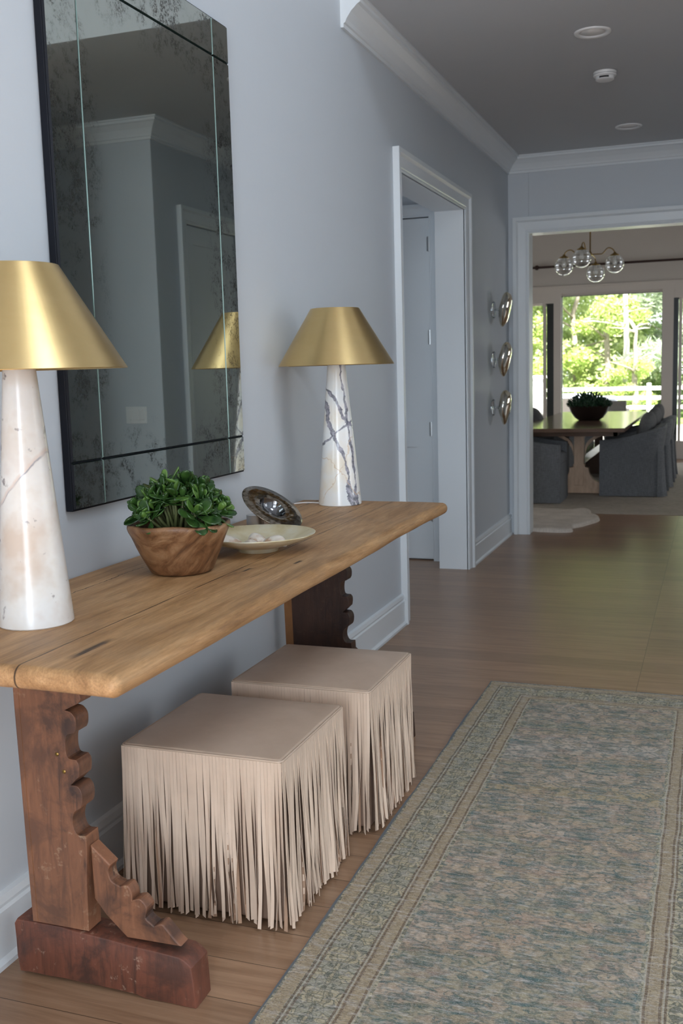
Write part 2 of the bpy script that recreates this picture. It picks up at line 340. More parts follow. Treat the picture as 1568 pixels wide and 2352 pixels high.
def mk_glass(name, tint=(1, 1, 1), amount=0.9, rough=0.0, ribs=False):
    m = bpy.data.materials.new(name); m.use_nodes = True; nt = m.node_tree; nt.nodes.clear(); g = G(nt)
    out = g.n('OutputMaterial'); t = g.n('BsdfTransparent'); t.inputs[0].default_value = (*tint, 1)
    gl = g.n('BsdfGlossy'); gl.inputs['Roughness'].default_value = rough; gl.inputs[0].default_value = (0.95, 0.97, 1, 1)
    lw = g.n('LayerWeight'); lw.inputs[0].default_value = 0.35 if ribs else 0.12
    mx = g.n('MixShader')
    if ribs:
        v = g.co(); w = g.n('TexWave', bands_direction='Z'); w.inputs['Scale'].default_value = 9.0; g.l(v, w.inputs['Vector'])
        bp = g.n('Bump'); bp.inputs['Strength'].default_value = 0.5; bp.inputs['Distance'].default_value = 0.01
        g.l(w.outputs['Fac'], bp.inputs['Height']); g.l(bp.outputs[0], gl.inputs['Normal'])
        f = g.m('ADD', g.m('MULTIPLY', lw.outputs['Facing'], 0.75), 0.22, clamp=True)
    else: f = g.m('ADD', g.m('MULTIPLY', lw.outputs['Fresnel'], amount), 0.02, clamp=True)
    g.l(f, mx.inputs[0]); g.l(t.outputs[0], mx.inputs[1]); g.l(gl.outputs[0], mx.inputs[2]); g.l(mx.outputs[0], out.inputs[0])
    return m
MT['pane'] = mk_glass('window_glass')
MT['globe'] = mk_glass('ribbed_clear_glass', (0.93, 0.94, 0.93), ribs=True, rough=0.12)
MT['clear'] = mk_glass('clear_glass', (0.9, 0.92, 0.93), amount=1.0, rough=0.03, ribs=False)
def mk_silvered():
    m, nt, b = new_mat('silvered_blown_glass'); g = G(nt)
    v = g.co(); a = g.noise(v, 10, 3, 0.5, 0.6)
    g.l(g.ramp(a, [(0.35, (0.62, 0.52, 0.34)), (0.6, (0.86, 0.84, 0.78))]), b.inputs['Base Color'])
    b.inputs['Metallic'].default_value = 1; b.inputs['Roughness'].default_value = 0.04; g.bump(b, g.noise(v, 7, 2), 0.5, 0.02); return m
MT['silvered'] = mk_silvered()
# ------------------------------------------------------------------ rug material (object origin at near left corner, x across, y along)
RW, RL = 1.02, 3.55
def mk_rug():
    m, nt, b = new_mat('faded_oriental_wool'); g = G(nt)
    v = g.co(); p = g.xyz(v)
    x0 = p[0]; y = p[1]
    wv = g.m('MULTIPLY', g.m('SUBTRACT', g.noise(v, 6, 3), 0.5), 0.012)
    x = g.m('ADD', x0, wv)
    ex = g.m('MINIMUM', x, g.m('SUBTRACT', RW, x)); ey = g.m('ADD', g.m('MINIMUM', y, g.m('SUBTRACT', RL, y)), wv)
    e = g.m('MINIMUM', ex, ey)              # distance to the rug's edge
    def sym(px, py, jit):
        u = g.m('PINGPONG', x, px); w = g.m('PINGPONG', y, py)
        n = g.m('MULTIPLY', g.m('SUBTRACT', g.noise(v, 30, 2), 0.5), jit)
        return g.vec(g.m('ADD', u, n), g.m('ADD', w, n), 0.0)
    # field
    sv = sym(0.145, 0.19, 0.012)
    cell = g.vor(sv, 21, 'F1', 'Color'); edge = g.vor(sv, 21, 'DISTANCE_TO_EDGE'); f1 = g.vor(sv, 34, 'F1')
    vine = g.m('ABSOLUTE', g.m('SUBTRACT', g.noise(sv, 12, 2, 0.5, 1.2), 0.5))
    stretch = g.n('Mapping'); stretch.inputs['Scale'].default_value = (2.0, 9.0, 1); g.l(v, stretch.inputs[0])
    abr = g.noise(stretch.outputs[0], 2.0, 6, 0.72)           # bands across the width
    abr2 = g.noise(g.vec(g.m('MULTIPLY', x, 0.4), g.m('MULTIPLY', y, 2.2), 3.0), 1.4, 2)
    wear = g.noise(stretch.outputs[0], 9, 5, 0.75)
    cellv = g.n('SeparateColor'); g.l(cell, cellv.inputs[0])
    base = g.ramp(abr2, [(0.30, (0.37, 0.29, 0.175)), (0.42, (0.42, 0.325, 0.24)), (0.52, (0.30, 0.265, 0.18)), (0.6, (0.41, 0.305, 0.21)), (0.7, (0.44, 0.37, 0.30))])
    base = g.mix(g.ramp(cellv.outputs[0], [(0.45, 0.0), (0.50, 0.35)], 'CONSTANT'), base, (0.31, 0.22, 0.17))
    base = g.mix(g.ramp(cellv.outputs[1], [(0.62, 0.0), (0.66, 0.5)], 'CONSTANT'), base, (0.23, 0.205, 0.13))
    teal = g.ramp(abr, [(0.38, (0.045, 0.075, 0.068)), (0.6, (0.065, 0.125, 0.125))])
    tm = g.m('MAXIMUM', g.ramp(vine, [(0.02, 0.9), (0.05, 0.0)]), g.m('MAXIMUM', g.ramp(edge, [(0.03, 0.7), (0.12, 0.0)]), g.ramp(f1, [(0.14, 0.8), (0.2, 0.0)])))
    blot = g.noise(stretch.outputs[0], 8, 6, 0.8)
    tm = g.m('MULTIPLY', tm, g.ramp(blot, [(0.41, 0.12), (0.53, 1.0)]))
    field = g.mix(g.m('MULTIPLY', tm, 0.85), base, teal)
    blue = g.ramp(g.noise(stretch.outputs[0], 3.0, 7, 0.75), [(0.53, 0.0), (0.62, 0.75)])
    field = g.mix(g.m('MULTIPLY', blue, g.ramp(cellv.outputs[2], [(0.3, 0.4), (0.5, 1.0)])), field, (0.06, 0.12, 0.125))
    rose = g.ramp(g.noise(g.vec(x, g.m('MULTIPLY', y, 3), 8.0), 5, 5, 0.7), [(0.56, 0.0), (0.68, 0.55)])
    field = g.mix(rose, field, (0.34, 0.22, 0.175))
    # border
    bv = sym(0.11, 0.085, 0.02)
    bc = g.n('SeparateColor'); g.l(g.vor(bv, 30, 'F1', 'Color'), bc.inputs[0]); be = g.vor(bv, 30, 'DISTANCE_TO_EDGE')
    bn = g.m('ABSOLUTE', g.m('SUBTRACT', g.noise(bv, 26, 2, 0.5, 1.0), 0.5))
    bcol = g.ramp(bc.outputs[0], [(0.0, (0.40, 0.34, 0.225)), (0.4, (0.35, 0.30, 0.20)), (0.58, (0.40, 0.27, 0.09)), (0.66, (0.40, 0.35, 0.25)), (0.78, (0.34, 0.20, 0.13)), (0.85, (0.30, 0.28, 0.21))], 'CONSTANT')
    bcol = g.mix(g.m('MULTIPLY', g.m('MAXIMUM', g.ramp(bn, [(0.018, 1.0), (0.038, 0.0)]), g.ramp(be, [(0.02, 0.8), (0.06, 0.0)])), 0.8), bcol, (0.09, 0.10, 0.08))
    gv = g.vec(g.m('PINGPONG', x, 0.02), g.m('PINGPONG', y, 0.02), 0.0)
    ge = g.vor(gv, 85, 'F1'); gcol = g.mix(g.ramp(ge, [(0.25, 0.8), (0.45, 0.0)]), (0.33, 0.26, 0.17), (0.15, 0.11, 0.08))
    def between(a, c): return g.m('MULTIPLY', g.m('GREATER_THAN', e, a), g.m('LESS_THAN', e, c))
    col = g.mix(g.m('LESS_THAN', e, 0.225), field, bcol)
    for a, c in ((0.012, 0.048), (0.165, 0.215)): col = g.mix(between(a, c), col, gcol)
    for a in (0.050, 0.062, 0.160, 0.172, 0.205): col = g.mix(g.m('MULTIPLY', between(a, a+0.006), 0.75), col, (0.12, 0.078, 0.05))
    for a in (0.056, 0.166, 0.212): col = g.mix(g.m('MULTIPLY', between(a, a+0.004), 0.75), col, (0.38, 0.35, 0.28))
    col = g.mix(g.m('MULTIPLY', between(0.218, 0.232), g.m('MULTIPLY', blue, 0.8)), col, (0.10, 0.17, 0.17))
    # wear: pale scuffs across the width, fine weave
    col = g.mix(g.ramp(wear, [(0.5, 0.0), (0.70, 0.8)]), col, (0.47, 0.43, 0.39))
    wf = g.n('Mapping'); wf.inputs['Scale'].default_value = (1, 3.5, 1); g.l(v, wf.inputs[0])
    weave = g.noise(wf.outputs[0], 95, 4, 0.75)
    col = g.mix(0.8, col, g.ramp(weave, [(0.32, 0.50), (0.5, 0.98), (0.68, 1.6)]), 'MULTIPLY')
    fl = g.noise(wf.outputs[0], 260, 2, 0.6)
    col = g.mix(g.ramp(fl, [(0.60, 0.0), (0.66, 0.7)]), col, (0.60, 0.58, 0.54))
    col = g.mix(g.m('LESS_THAN', e, 0.006), col, (0.13, 0.14, 0.15))
    g.l(col, b.inputs['Base Color']); b.inputs['Roughness'].default_value = 0.9; b.inputs['Specular IOR Level'].default_value = 0.2
    g.bump(b, weave, 0.5, 0.003); return m
MT['rug'] = mk_rug()
# ------------------------------------------------------------------ object helpers
def props(o, label=None, cat=None, group=None, kind=None):
    if label: o['label'] = label
    if cat: o['category'] = cat
    if group: o['group'] = group
    if kind: o['kind'] = kind
    return o
def obj(name, bm, mats, parent=None, smooth=False, loc=None):
    me = bpy.data.meshes.new(name); bm.normal_update(); bm.to_mesh(me); bm.free()
    if not isinstance(mats, (list, tuple)): mats = [mats]
    for m in mats: me.materials.append(MT[m] if isinstance(m, str) else m)
    if smooth: me.polygons.foreach_set('use_smooth', [True]*len(me.polygons))
    o = bpy.data.objects.new(name, me); COL.objects.link(o)
    if parent: o.parent = parent
    if loc: o.location = loc
    if smooth == 'auto':
        try: me.set_sharp_from_angle(angle=math.radians(35))
        except Exception: pass
    return o
def empty(name, loc=(0, 0, 0), rz=0.0, **k):
    o = bpy.data.objects.new(name, None); COL.objects.link(o); o.location = loc; o.rotation_euler = (0, 0, rz); o.empty_display_size = 0.1
    props(o, **k); return o
def struct(name, bm, m, smooth=False):
    o = obj(name, bm, m, smooth=smooth); o['kind'] = 'structure'; return o
def B(): return bmesh.new()
def box(bm, x0, x1, y0, y1, z0, z1, mi=0):
    vs = [bm.verts.new((x, y, z)) for x in (x0, x1) for y in (y0, y1) for z in (z0, z1)]
    for f in ((0, 1, 3, 2), (4, 6, 7, 5), (0, 4, 5, 1), (2, 3, 7, 6), (0, 2, 6, 4), (1, 5, 7, 3)):
        bm.faces.new([vs[i] for i in f]).material_index = mi
    return vs
def bevel_all(bm, off, seg=2):
    bmesh.ops.bevel(bm, geom=bm.edges[:], offset=off, segments=seg, affect='EDGES', profile=0.5)
    return bm
def rbox(bm, sx, sy, sz, r, n=4, mid=6, c=(0, 0, 0), fn=None):
    def coords(h):
        a = [-h + r*(1-math.cos(math.pi/2*i/n)) if False else -h + r - r*math.tan(math.pi/4*(1-i/n)) for i in range(n)]
        inner = [-(h-r) + 2*(h-r)*i/mid for i in range(mid+1)]
        return a + inner + [-t for t in reversed(a)]
    H = (sx/2, sy/2, sz/2); cs = [coords(h) for h in H]
    for ax in range(3):
        u, w = (ax+1) % 3, (ax+2) % 3
        for sgn in (-1, 1):
            grid = []
            for a in cs[u]:
                row = []
                for b_ in cs[w]:
                    p = [0, 0, 0]; p[ax] = sgn*H[ax]; p[u] = a; p[w] = b_
                    inn = [max(-(H[i]-r), min(H[i]-r, p[i])) for i in range(3)]
                    d = Vector([p[i]-inn[i] for i in range(3)]); d = d.normalized()*r
                    q = Vector(inn)+d
                    if fn: q = fn(q)
                    row.append(bm.verts.new(q+Vector(c)))
                grid.append(row)
            for i in range(len(grid)-1):
                for j in range(len(grid[0])-1):
                    f = [grid[i][j], grid[i+1][j], grid[i+1][j+1], grid[i][j+1]]
                    if sgn < 0: f.reverse()
                    bm.faces.new(f)
    bmesh.ops.remove_doubles(bm, verts=bm.verts[:], dist=1e-5)
    return bm
def lathe(bm, prof, seg=48, c=(0, 0, 0), fn=None, mi=0, closed=False):
    rings = []
    for r, z in prof:
        if r < 1e-6: rings.append([bm.verts.new((c[0], c[1], c[2]+z))])
        else:
            ring = []
            for i in range(seg):
                a = 2*math.pi*i/seg; q = Vector((r*math.cos(a), r*math.sin(a), z))
                if fn: q = fn(q)
                ring.append(bm.verts.new(q+Vector(c)))
            rings.append(ring)
    pairs = list(zip(rings[:-1], rings[1:]))
    if closed: pairs.append((rings[-1], rings[0]))
    for A, Bq in pairs:
        for i in range(seg):
            j = (i+1) % seg
            if len(A) == 1 and len(Bq) == 1: continue
            if len(A) == 1: f = [A[0], Bq[j], Bq[i]]
            elif len(Bq) == 1: f = [A[i], A[j], Bq[0]]
            else: f = [A[i], A[j], Bq[j], Bq[i]]
            bm.faces.new(f).material_index = mi
    return bm
def tube(bm, pts, r, seg=10, cap=True):
    pts = [Vector(p) for p in pts]; rings = []
    rr = r if isinstance(r, (list, tuple)) else [r]*len(pts)
    prev = None
    for i, p in enumerate(pts):
        t = (pts[min(i+1, len(pts)-1)]-pts[max(i-1, 0)]).normalized()
        if prev is None:
            a = Vector((0, 0, 1)) if abs(t.z) < 0.9 else Vector((1, 0, 0)); nrm = t.cross(a).normalized()
        else: nrm = (prev - t*prev.dot(t)).normalized()
        prev = nrm; bn = t.cross(nrm)
        rings.append([bm.verts.new(p+(nrm*math.cos(2*math.pi*k/seg)+bn*math.sin(2*math.pi*k/seg))*rr[i]) for k in range(seg)])
    for A, C in zip(rings[:-1], rings[1:]):
        for i in range(seg): bm.faces.new([A[i], A[(i+1) % seg], C[(i+1) % seg], C[i]])
    if cap: bm.faces.new(list(reversed(rings[0]))); bm.faces.new(rings[-1])
    return bm
def prism_xz(bm, outline, y0, y1, bev=0.0):   # outline in (x,z)
    A = [bm.verts.new((x, y0, z)) for x, z in outline]; C = [bm.verts.new((x, y1, z)) for x, z in outline]
    f1 = bm.faces.new(A); f2 = bm.faces.new(list(reversed(C))); n = len(A)
    for i in range(n): bm.faces.new([A[(i+1) % n], A[i], C[i], C[(i+1) % n]])
    bmesh.ops.recalc_face_normals(bm, faces=bm.faces[:])
    if bev:
        es = set(f1.edges[:]) | set(f2.edges[:])
        bmesh.ops.bevel(bm, geom=list(es), offset=bev, segments=2, affect='EDGES', profile=0.5, clamp_overlap=True)
    return bm
def profile_run(bm, prof, p0, p1, out, up=Vector((0, 0, 1)), m0=0.0, m1=0.0):
    """extrude a (offset_out, height) profile from p0 to p1; m0/m1 = mitre shift along the run per unit of offset"""
    p0 = Vector(p0); p1 = Vector(p1); out = Vector(out); t = (p1-p0).normalized()
    A = [bm.verts.new(p0+out*a+up*b_-t*m0*a) for a, b_ in prof]; C = [bm.verts.new(p1+out*a+up*b_+t*m1*a) for a, b_ in prof]
    n = len(prof)
    bm.faces.new(A); bm.faces.new(list(reversed(C)))
    for i in range(n): bm.faces.new([A[(i+1) % n], A[i], C[i], C[(i+1) % n]])
    bmesh.ops.recalc_face_normals(bm, faces=bm.faces[:]); return bm
def chaikin(pts, k=2):
    for _ in range(k):
        q = [pts[0]]
        for a, c in zip(pts[:-1], pts[1:]):
            q += [(a[0]*.75+c[0]*.25, a[1]*.75+c[1]*.25), (a[0]*.25+c[0]*.75, a[1]*.25+c[1]*.75)]
        q.append(pts[-1]); pts = q
    return pts
def catmull(pts, n=5):
    P = [Vector(p) for p in pts]; P = [P[0]*2-P[1]]+P+[P[-1]*2-P[-2]]; out = []
    for i in range(1, len(P)-2):
        for k in range(n):
            t = k/n; a, b_, c, d = P[i-1], P[i], P[i+1], P[i+2]
            q = 0.5*((2*b_)+(c-a)*t+(2*a-5*b_+4*c-d)*t*t+(3*b_-a-3*c+d)*t**3); out.append((q.x, q.y))
    out.append(tuple(P[-2])); return out
def resub(bm, cuts_len):
    for _ in range(4):
        es = [e for e in bm.edges if e.calc_length() > cuts_len]
        if not es: break
        bmesh.ops.subdivide_edges(bm, edges=es, cuts=1, use_grid_fill=True)
    return bm
def roughen(bm, amp, sc, seed=0.0):
    for v in bm.verts: v.co += noise.noise_vector(v.co*sc+Vector((seed, seed*1.3, 0)))*amp
    return bm
def rect_ring(bm, ax, d0, d1, u0, u1, w0, w1, fw, mi=0):
    """picture-frame boxes; ax = axis of thickness ('x' or 'y'), u horizontal, w vertical"""
    def bb(a0, a1, b0, b1):
        if ax == 'x': box(bm, d0, d1, a0, a1, b0, b1, mi)
        else: box(bm, a0, a1, d0, d1, b0, b1, mi)
    bb(u0, u0+fw, w0, w1); bb(u1-fw, u1, w0, w1); bb(u0+fw, u1-fw, w0, w0+fw); bb(u0+fw, u1-fw, w1-fw, w1)
# ------------------------------------------------------------------ the shell
YE, ZC, YC, FZ = 8.60, 3.07, 4.62, 5.6         # end wall, hall ceiling, ceiling edge, foyer height
YD = 15.67                                      # window wall of the dining room
DL, DR, DT = 5.50, 7.00, 2.46                   # side opening
bm = B(); box(bm, -4, 6, -3.2, 15.85, -0.1, 0); struct('floor', bm, 'floor')
bm = B()
box(bm, -0.19, 0, -3.2, DL-0.02, 0, FZ); box(bm, -0.19, 0, DR+0.02, YE+0.15, 0, FZ); box(bm, -0.19, 0, DL-0.02, DR+0.02, DT+0.02, FZ)
struct('wall_left', bm, 'wall')
bm = B(); OX0, OX1, OT = 0.167, 1.80, 2.472
box(bm, 0, OX0-0.001, YE, YE+0.15, 0, ZC+0.6); box(bm, OX0, OX1, YE, YE+0.15, OT, ZC+0.6); box(bm, OX1, 6, YE, YE+0.15, 0, ZC+0.6)
struct('wall_end', bm, 'wall')
bm = B(); box(bm, 0, 5.5, YC, YE, ZC, ZC+0.3); struct('ceiling', bm, 'ceiling')
bm = B(); box(bm, -0.2, 2.45, -3.2, YC+0.15, FZ, FZ+0.2); box(bm, 4.15, 5.7, -3.2, YC+0.15, FZ, FZ+0.2); box(bm, 2.45, 4.15, -3.2, -0.2, FZ, FZ+0.2); box(bm, 2.45, 4.15, 2.2, YC+0.15, FZ, FZ+0.2); box(bm, 0, 5.5, YC, YC+0.15, ZC+0.3, FZ); struct('ceiling_foyer', bm, 'ceiling')
bm = B(); box(bm, 1.95, 2.07, 6.18, 6.60, 0, ZC); box(bm, 1.95, 2.07, 7.42, YE, 0, ZC); box(bm, 1.95, 2.07, 6.60, 7.42, 2.46, ZC); box(bm, 2.07, 5.5, 6.18, 6.30, 0, ZC); box(bm, 2.07, 2.1, 6.3, YE, 0, ZC)
struct('wall_right', bm, 'wall')
bm = B(); box(bm, 2.31, 2.43, 4.62, 4.95, 0, ZC); box(bm, 2.43, 5.5, 4.83, 4.95, 0, ZC); struct('wall_light_block', bm, 'wall')  # unseen wall added to shade the wall reflected in the mirror
# foyer walls with window openings (behind and beside the camera)
bm = B()
box(bm, 0, 1.2, -3.2, -3.0, 0, FZ); box(bm, 4.4, 5.5, -3.2, -3.0, 0, FZ); box(bm, 1.2, 4.4, -3.2, -3.0, 2.55, 3.1); box(bm, 1.2, 4.4, -3.2, -3.0, 5.2, FZ)
struct('wall_front', bm, 'wall')
bm = B()
box(bm, 5.5, 5.7, -3.2, 2.7, 0, FZ)
box(bm, 5.5, 5.7, 2.7, 4.5, 0, 0.6); box(bm, 5.5, 5.7, 2.7, 4.5, 2.6, FZ); box(bm, 5.5, 5.7, 4.5, 8.6, 0, FZ)
struct('wall_foyer_right', bm, 'wall')
def foyer_window(name, ax, d, u0, u1, w0, w1, nu, nw):
    bm = B(); rect_ring(bm, ax, d, d+0.06, u0, u1, w0, w1, 0.06)
    for i in range(1, nu):
        u = u0+(u1-u0)*i/nu
        box(bm, *((d, d+0.06, u-.02, u+.02) if ax == 'x' else (u-.02, u+.02, d, d+0.06)), w0, w1)
    for i in range(1, nw):
        w = w0+(w1-w0)*i/nw
        box(bm, *((d, d+0.06, u0, u1) if ax == 'x' else (u0, u1, d, d+0.06)), w-.02, w+.02)
    o = struct(name, bm, 'trim'); return o
foyer_window('window_1', 'y', -3.12, 1.2, 4.4, 3.1, 5.2, 4, 2)
bm = B(); box(bm, 2.45, 4.15, -0.2, -0.14, FZ+0.02, FZ+0.1); box(bm, 2.45, 4.15, 2.14, 2.2, FZ+0.02, FZ+0.1); box(bm, 3.28, 3.32, -0.14, 2.14, FZ+0.02, FZ+0.1); box(bm, 2.45, 4.15, -0.2, 2.2, FZ+0.12, FZ+0.15); struct('skylight_lid', bm, 'lens')  # skylight frame with an opaque lid added to keep the sun out
foyer_window('window_3', 'x', 5.55, 2.7, 4.5, 0.6, 2.6, 2, 2)
foyer_window('door_1', 'y', -3.12, 1.2, 4.4, 0.0, 2.55, 4, 2)
foyer_window('side_room_fill_frame', 'x', -2.45, 5.2, 6.4, 0.75, 2.25, 2, 2); foyer_window('dining_fill_frame_right', 'x', 5.94, 10.8, 13.8, 0.55, 2.45, 3, 2); foyer_window('dining_fill_frame_left', 'x', -4.0, 10.8, 13.8, 0.55, 2.45, 3, 2)  # frames round the added fill lights, set on solid walls
# side room beyond the left opening
bm = B(); box(bm, -2.6, -0.53-0.62, 7.28, 7.4, 0, 2.9); box(bm, -0.315, -0.19, 7.28, 7.4, 0, 2.9); box(bm, -1.15, -0.315, 7.28, 7.4, 2.475, 2.9); box(bm, -2.6, -2.45, 4.2, 7.4, 0, 2.9); box(bm, -2.45, -0.19, 4.2, 4.35, 0, 2.9)
struct('wall_side_room', bm, 'wall')
bm = B(); box(bm, -2.6, -0.19, 4.2, 7.4, 2.80, 2.9); struct('ceiling_side_room', bm, 'ceiling')
# dining room
W3 = [(-1.9, -0.66, 0.0, 2.33), (-0.56, 0.875, 0.0, 2.40), (1.02, 2.3, 0.0, 2.33)]
bm = B(); zt = 4.1
box(bm, -4, -1.9, YD, YD+0.18, 0, zt); box(bm, -0.66, -0.56, YD, YD+0.18, 0, zt); box(bm, 0.875, 1.02, YD, YD+0.18, 0, zt); box(bm, 2.3, 6, YD, YD+0.18, 0, zt)
for a, c, z0, z1 in W3: box(bm, a, c, YD, YD+0.18, z1, zt)
box(bm, -4.1, -4, YE, YD+0.18, 0, zt); box(bm, 6, 6.1, YE, YD+0.18, 0, zt)
box(bm, -4, -0.0, YE, YE+0.15, 0, zt); box(bm, -0.0, 6, YE, YE+0.15, ZC+0.6, zt)
struct('wall_dining', bm, 'warmwall')
bm = B(); box(bm, -4.1, 6.1, YE, YD+1.2, zt, zt+0.2); struct('ceiling_dining', bm, 'ceiling')
# crown moulding: (out, down from ceiling)
CP = [(0, -0.125), (0.014, -0.125), (0.014, -0.108), (0.022, -0.104), (0.028, -0.090), (0.050, -0.060), (0.082, -0.032), (0.095, -0.026), (0.095, -0.012), (0.108, -0.008), (0.108, 0), (0, 0)]
bm = B(); profile_run(bm, CP, (0, YC, ZC), (0, YE, ZC), (1, 0, 0), m1=-1); struct('trim_1', bm, 'trim')
bm = B(); profile_run(bm, CP, (0, YE, ZC), (1.95, YE, ZC), (0, -1, 0), m0=-1, m1=-1); struct('trim_2', bm, 'trim')
bm = B(); profile_run(bm, CP, (1.95, YE, ZC), (1.95, 6.18, ZC), (-1, 0, 0), m0=-1, m1=1); profile_run(bm, CP, (1.95, 6.18, ZC), (5.5, 6.18, ZC), (0, -1, 0), m0=1); struct('trim_3', bm, 'trim')
# baseboards
BP = [(0, 0), (0.030, 0), (0.030, 0.012), (0.018, 0.022), (0.018, 0.135), (0.012, 0.142), (0.012, 0.150), (0.019, 0.155), (0.014, 0.172), (0, 0.176)]
bm = B(); profile_run(bm, BP, (0, -3, 0), (0, DL-0.105, 0), (1, 0, 0)); struct('baseboard_left', bm, 'trim')
bm = B(); profile_run(bm, BP, (0, DR+0.135, 0), (0, YE, 0), (1, 0, 0)); struct('baseboard_left_far', bm, 'trim')
bm = B(); profile_run(bm, BP, (1.95, YE, 0), (1.95, 7.53, 0), (-1, 0, 0)); profile_run(bm, BP, (1.95, 6.50, 0), (1.95, 6.18, 0), (-1, 0, 0), m1=1); profile_run(bm, BP, (1.95, 6.18, 0), (5.5, 6.18, 0), (0, -1, 0), m0=1); struct('baseboard_right', bm, 'trim')
# casings: profile across the width (a = from opening outwards, b = thickness)
CS = [(0, 0), (0, 0.014), (0.008, 0.017), (0.016, 0.014), (0.022, 0.018), (0.075, 0.022), (0.082, 0.030), (0.088, 0.036), (0.112, 0.036), (0.112, 0)]
def casing(bm, plane_pt, nrm, hdir, w0, w1, top, scale=1.0):
    """casing round an opening on a wall. hdir horizontal unit along wall; w0<w1 positions along hdir"""
    P = Vector(plane_pt); N = Vector(nrm); Hd = Vector(hdir); U = Vector((0, 0, 1))
    pr = [(a*scale, b_) for a, b_ in CS]
    def leg(h, s):
        A = [bm.verts.new(P+Hd*(h+s*a)+N*b_) for a, b_ in pr]; C = [bm.verts.new(P+Hd*(h+s*a)+N*b_+U*(top+a)) for a, b_ in pr]
        n = len(pr); bm.faces.new(A); bm.faces.new(C)
        for i in range(n): bm.faces.new([A[i], A[(i+1) % n], C[(i+1) % n], C[i]])
    leg(w0, -1); leg(w1, 1)
    A = [bm.verts.new(P+Hd*(w0-a)+N*b_+U*(top+a)) for a, b_ in pr]; C = [bm.verts.new(P+Hd*(w1+a)+N*b_+U*(top+a)) for a, b_ in pr]
    n = len(pr); bm.faces.new(A); bm.faces.new(C)
    for i in range(n): bm.faces.new([A[i], A[(i+1) % n], C[(i+1) % n], C[i]])
    bmesh.ops.recalc_face_normals(bm, faces=bm.faces[:]); return bm
bm = B(); casing(bm, (0, 0, 0), (1, 0, 0), (0, 1, 0), DL, DR, DT)
box(bm, -0.20, 0.006, DR, DR+0.02, 0, DT+0.02); box(bm, -0.20, 0.006, DL-0.02, DL, 0, DT+0.02); box(bm, -0.20, 0.006, DL, DR, DT, DT+0.02)
struct('trim_4', bm, 'trim')
# move end-wall casing: outer edge close to the corner
bm = B(); casing(bm, (0, YE, 0), (0, -1, 0), (1, 0, 0), OX0, OX1, OT, 1.12)
box(bm, OX0-0.001, OX0+0.004, YE-0.012, YE+0.16, 0, OT); box(bm, OX1-0.004, OX1, YE-0.012, YE+0.16, 0, OT); box(bm, OX0, OX1, YE-0.012, YE+0.16, OT-0.004, OT)
struct('trim_5', bm, 'trim')
bm = B(); casing(bm, (1.95, 0, 0), (-1, 0, 0), (0, 1, 0), 6.605, 7.415, 2.46); struct('trim_6', bm, 'trim')
bm = B(); casing(bm, (0, 7.28, 0), (0, -1, 0), (1, 0, 0), -1.145, -0.313, 2.475, 0.75)
profile_run(bm, [(0, 2.62), (0.02, 2.62), (0.05, 2.70), (0.07, 2.78), (0.07, 2.80), (0, 2.80)], (-2.45, 7.28, 0), (-0.19, 7.28, 0), (0, -1, 0)); struct('trim_7', bm, 'trim')
# casing boards round the dining glass
bm = B()
box(bm, -2.0, 2.45, YD-0.03, YD, 2.43, 2.52); box(bm, -2.05, 2.5, YD-0.045, YD, 2.52, 2.545)
for a, c in ((-0.665, -0.555), (0.870, 1.025)): box(bm, a, c, YD-0.03, YD, 0, 2.43)
box(bm, -2.0, -1.9, YD-0.03, YD, 0, 2.43); box(bm, 2.3, 2.4, YD-0.03, YD, 0, 2.43)
for a, c in ((-1.9, -0.66), (1.02, 2.3)): box(bm, a, c, YD-0.02, YD+0.1, 2.30, 2.43)
struct('trim_8', bm, 'warmtrim')
# ------------------------------------------------------------------ panel doors with hinges
def panel_door(name, w, h, depth, flip=False):
    """leaf in local coords: x 0..w (hinge side at x=0), front face y=0 facing -y, thickness +y"""
    bm = B(); st = 0.115
    box(bm, 0, st, 0, depth, 0, h); box(bm, w-st, w, 0, depth, 0, h); box(bm, st, w-st, 0, depth, 0, 0.2)
    box(bm, st, w-st, 0, depth, 0.83, 1.02); box(bm, st, w-st, 0, depth, h-0.125, h)
    box(bm, st, w-st, 0.010, depth-0.01, 0.2, 0.83); box(bm, st, w-st, 0.010, depth-0.01, 1.02, h-0.125)
    return obj(name, bm, 'trim')
d = panel_door('door_2', 0.83, 2.455, 0.04); d['kind'] = 'structure'; d.location = (-0.318, 7.335, 0.012); d.scale = (-1, 1, 1)
d.location = (-0.318, 7.292, 0.012)
bm = B(); box(bm, -1.15, -0.31, 7.34, 7.4, 0, 2.48); struct('door_stop', bm, 'trim'); bpy.data.objects['door_stop'].name = 'trim_9'
def hinges(door, xs, zs):
    for z in zs:
        bm = B(); tube(bm, [(0, -0.006, z-0.052), (0, -0.006, z+0.052)], 0.008, 10)
        for k in (-0.03, 0.0, 0.03): tube(bm, [(0, -0.006, z+k-0.001), (0, -0.006, z+k+0.001)], 0.0088, 10)
        box(bm, -0.018, 0.018, -0.003, 0.0, z-0.05, z+0.05)
        h = obj('hinge', bm, 'steel', door, smooth='auto'); h['label'] = 'brushed metal hinge'
hinges(d, 0, (0.33, 0.96, 1.62, 2.275))
d2 = panel_door('door_3', 0.80, 2.445, 0.04); d2['kind'] = 'structure'
d2.rotation_euler = (0, 0, math.radians(90)); d2.location = (1.965+0.04, 6.61, 0.01); d2.scale = (1, -1, 1)
d2.matrix_world = Matrix(((0, 1, 0, 1.962), (1, 0, 0, 6.61), (0, 0, 1, 0.01), (0, 0, 0, 1)))
hinges(d2, 0, (0.33, 0.98, 1.63, 2.27))
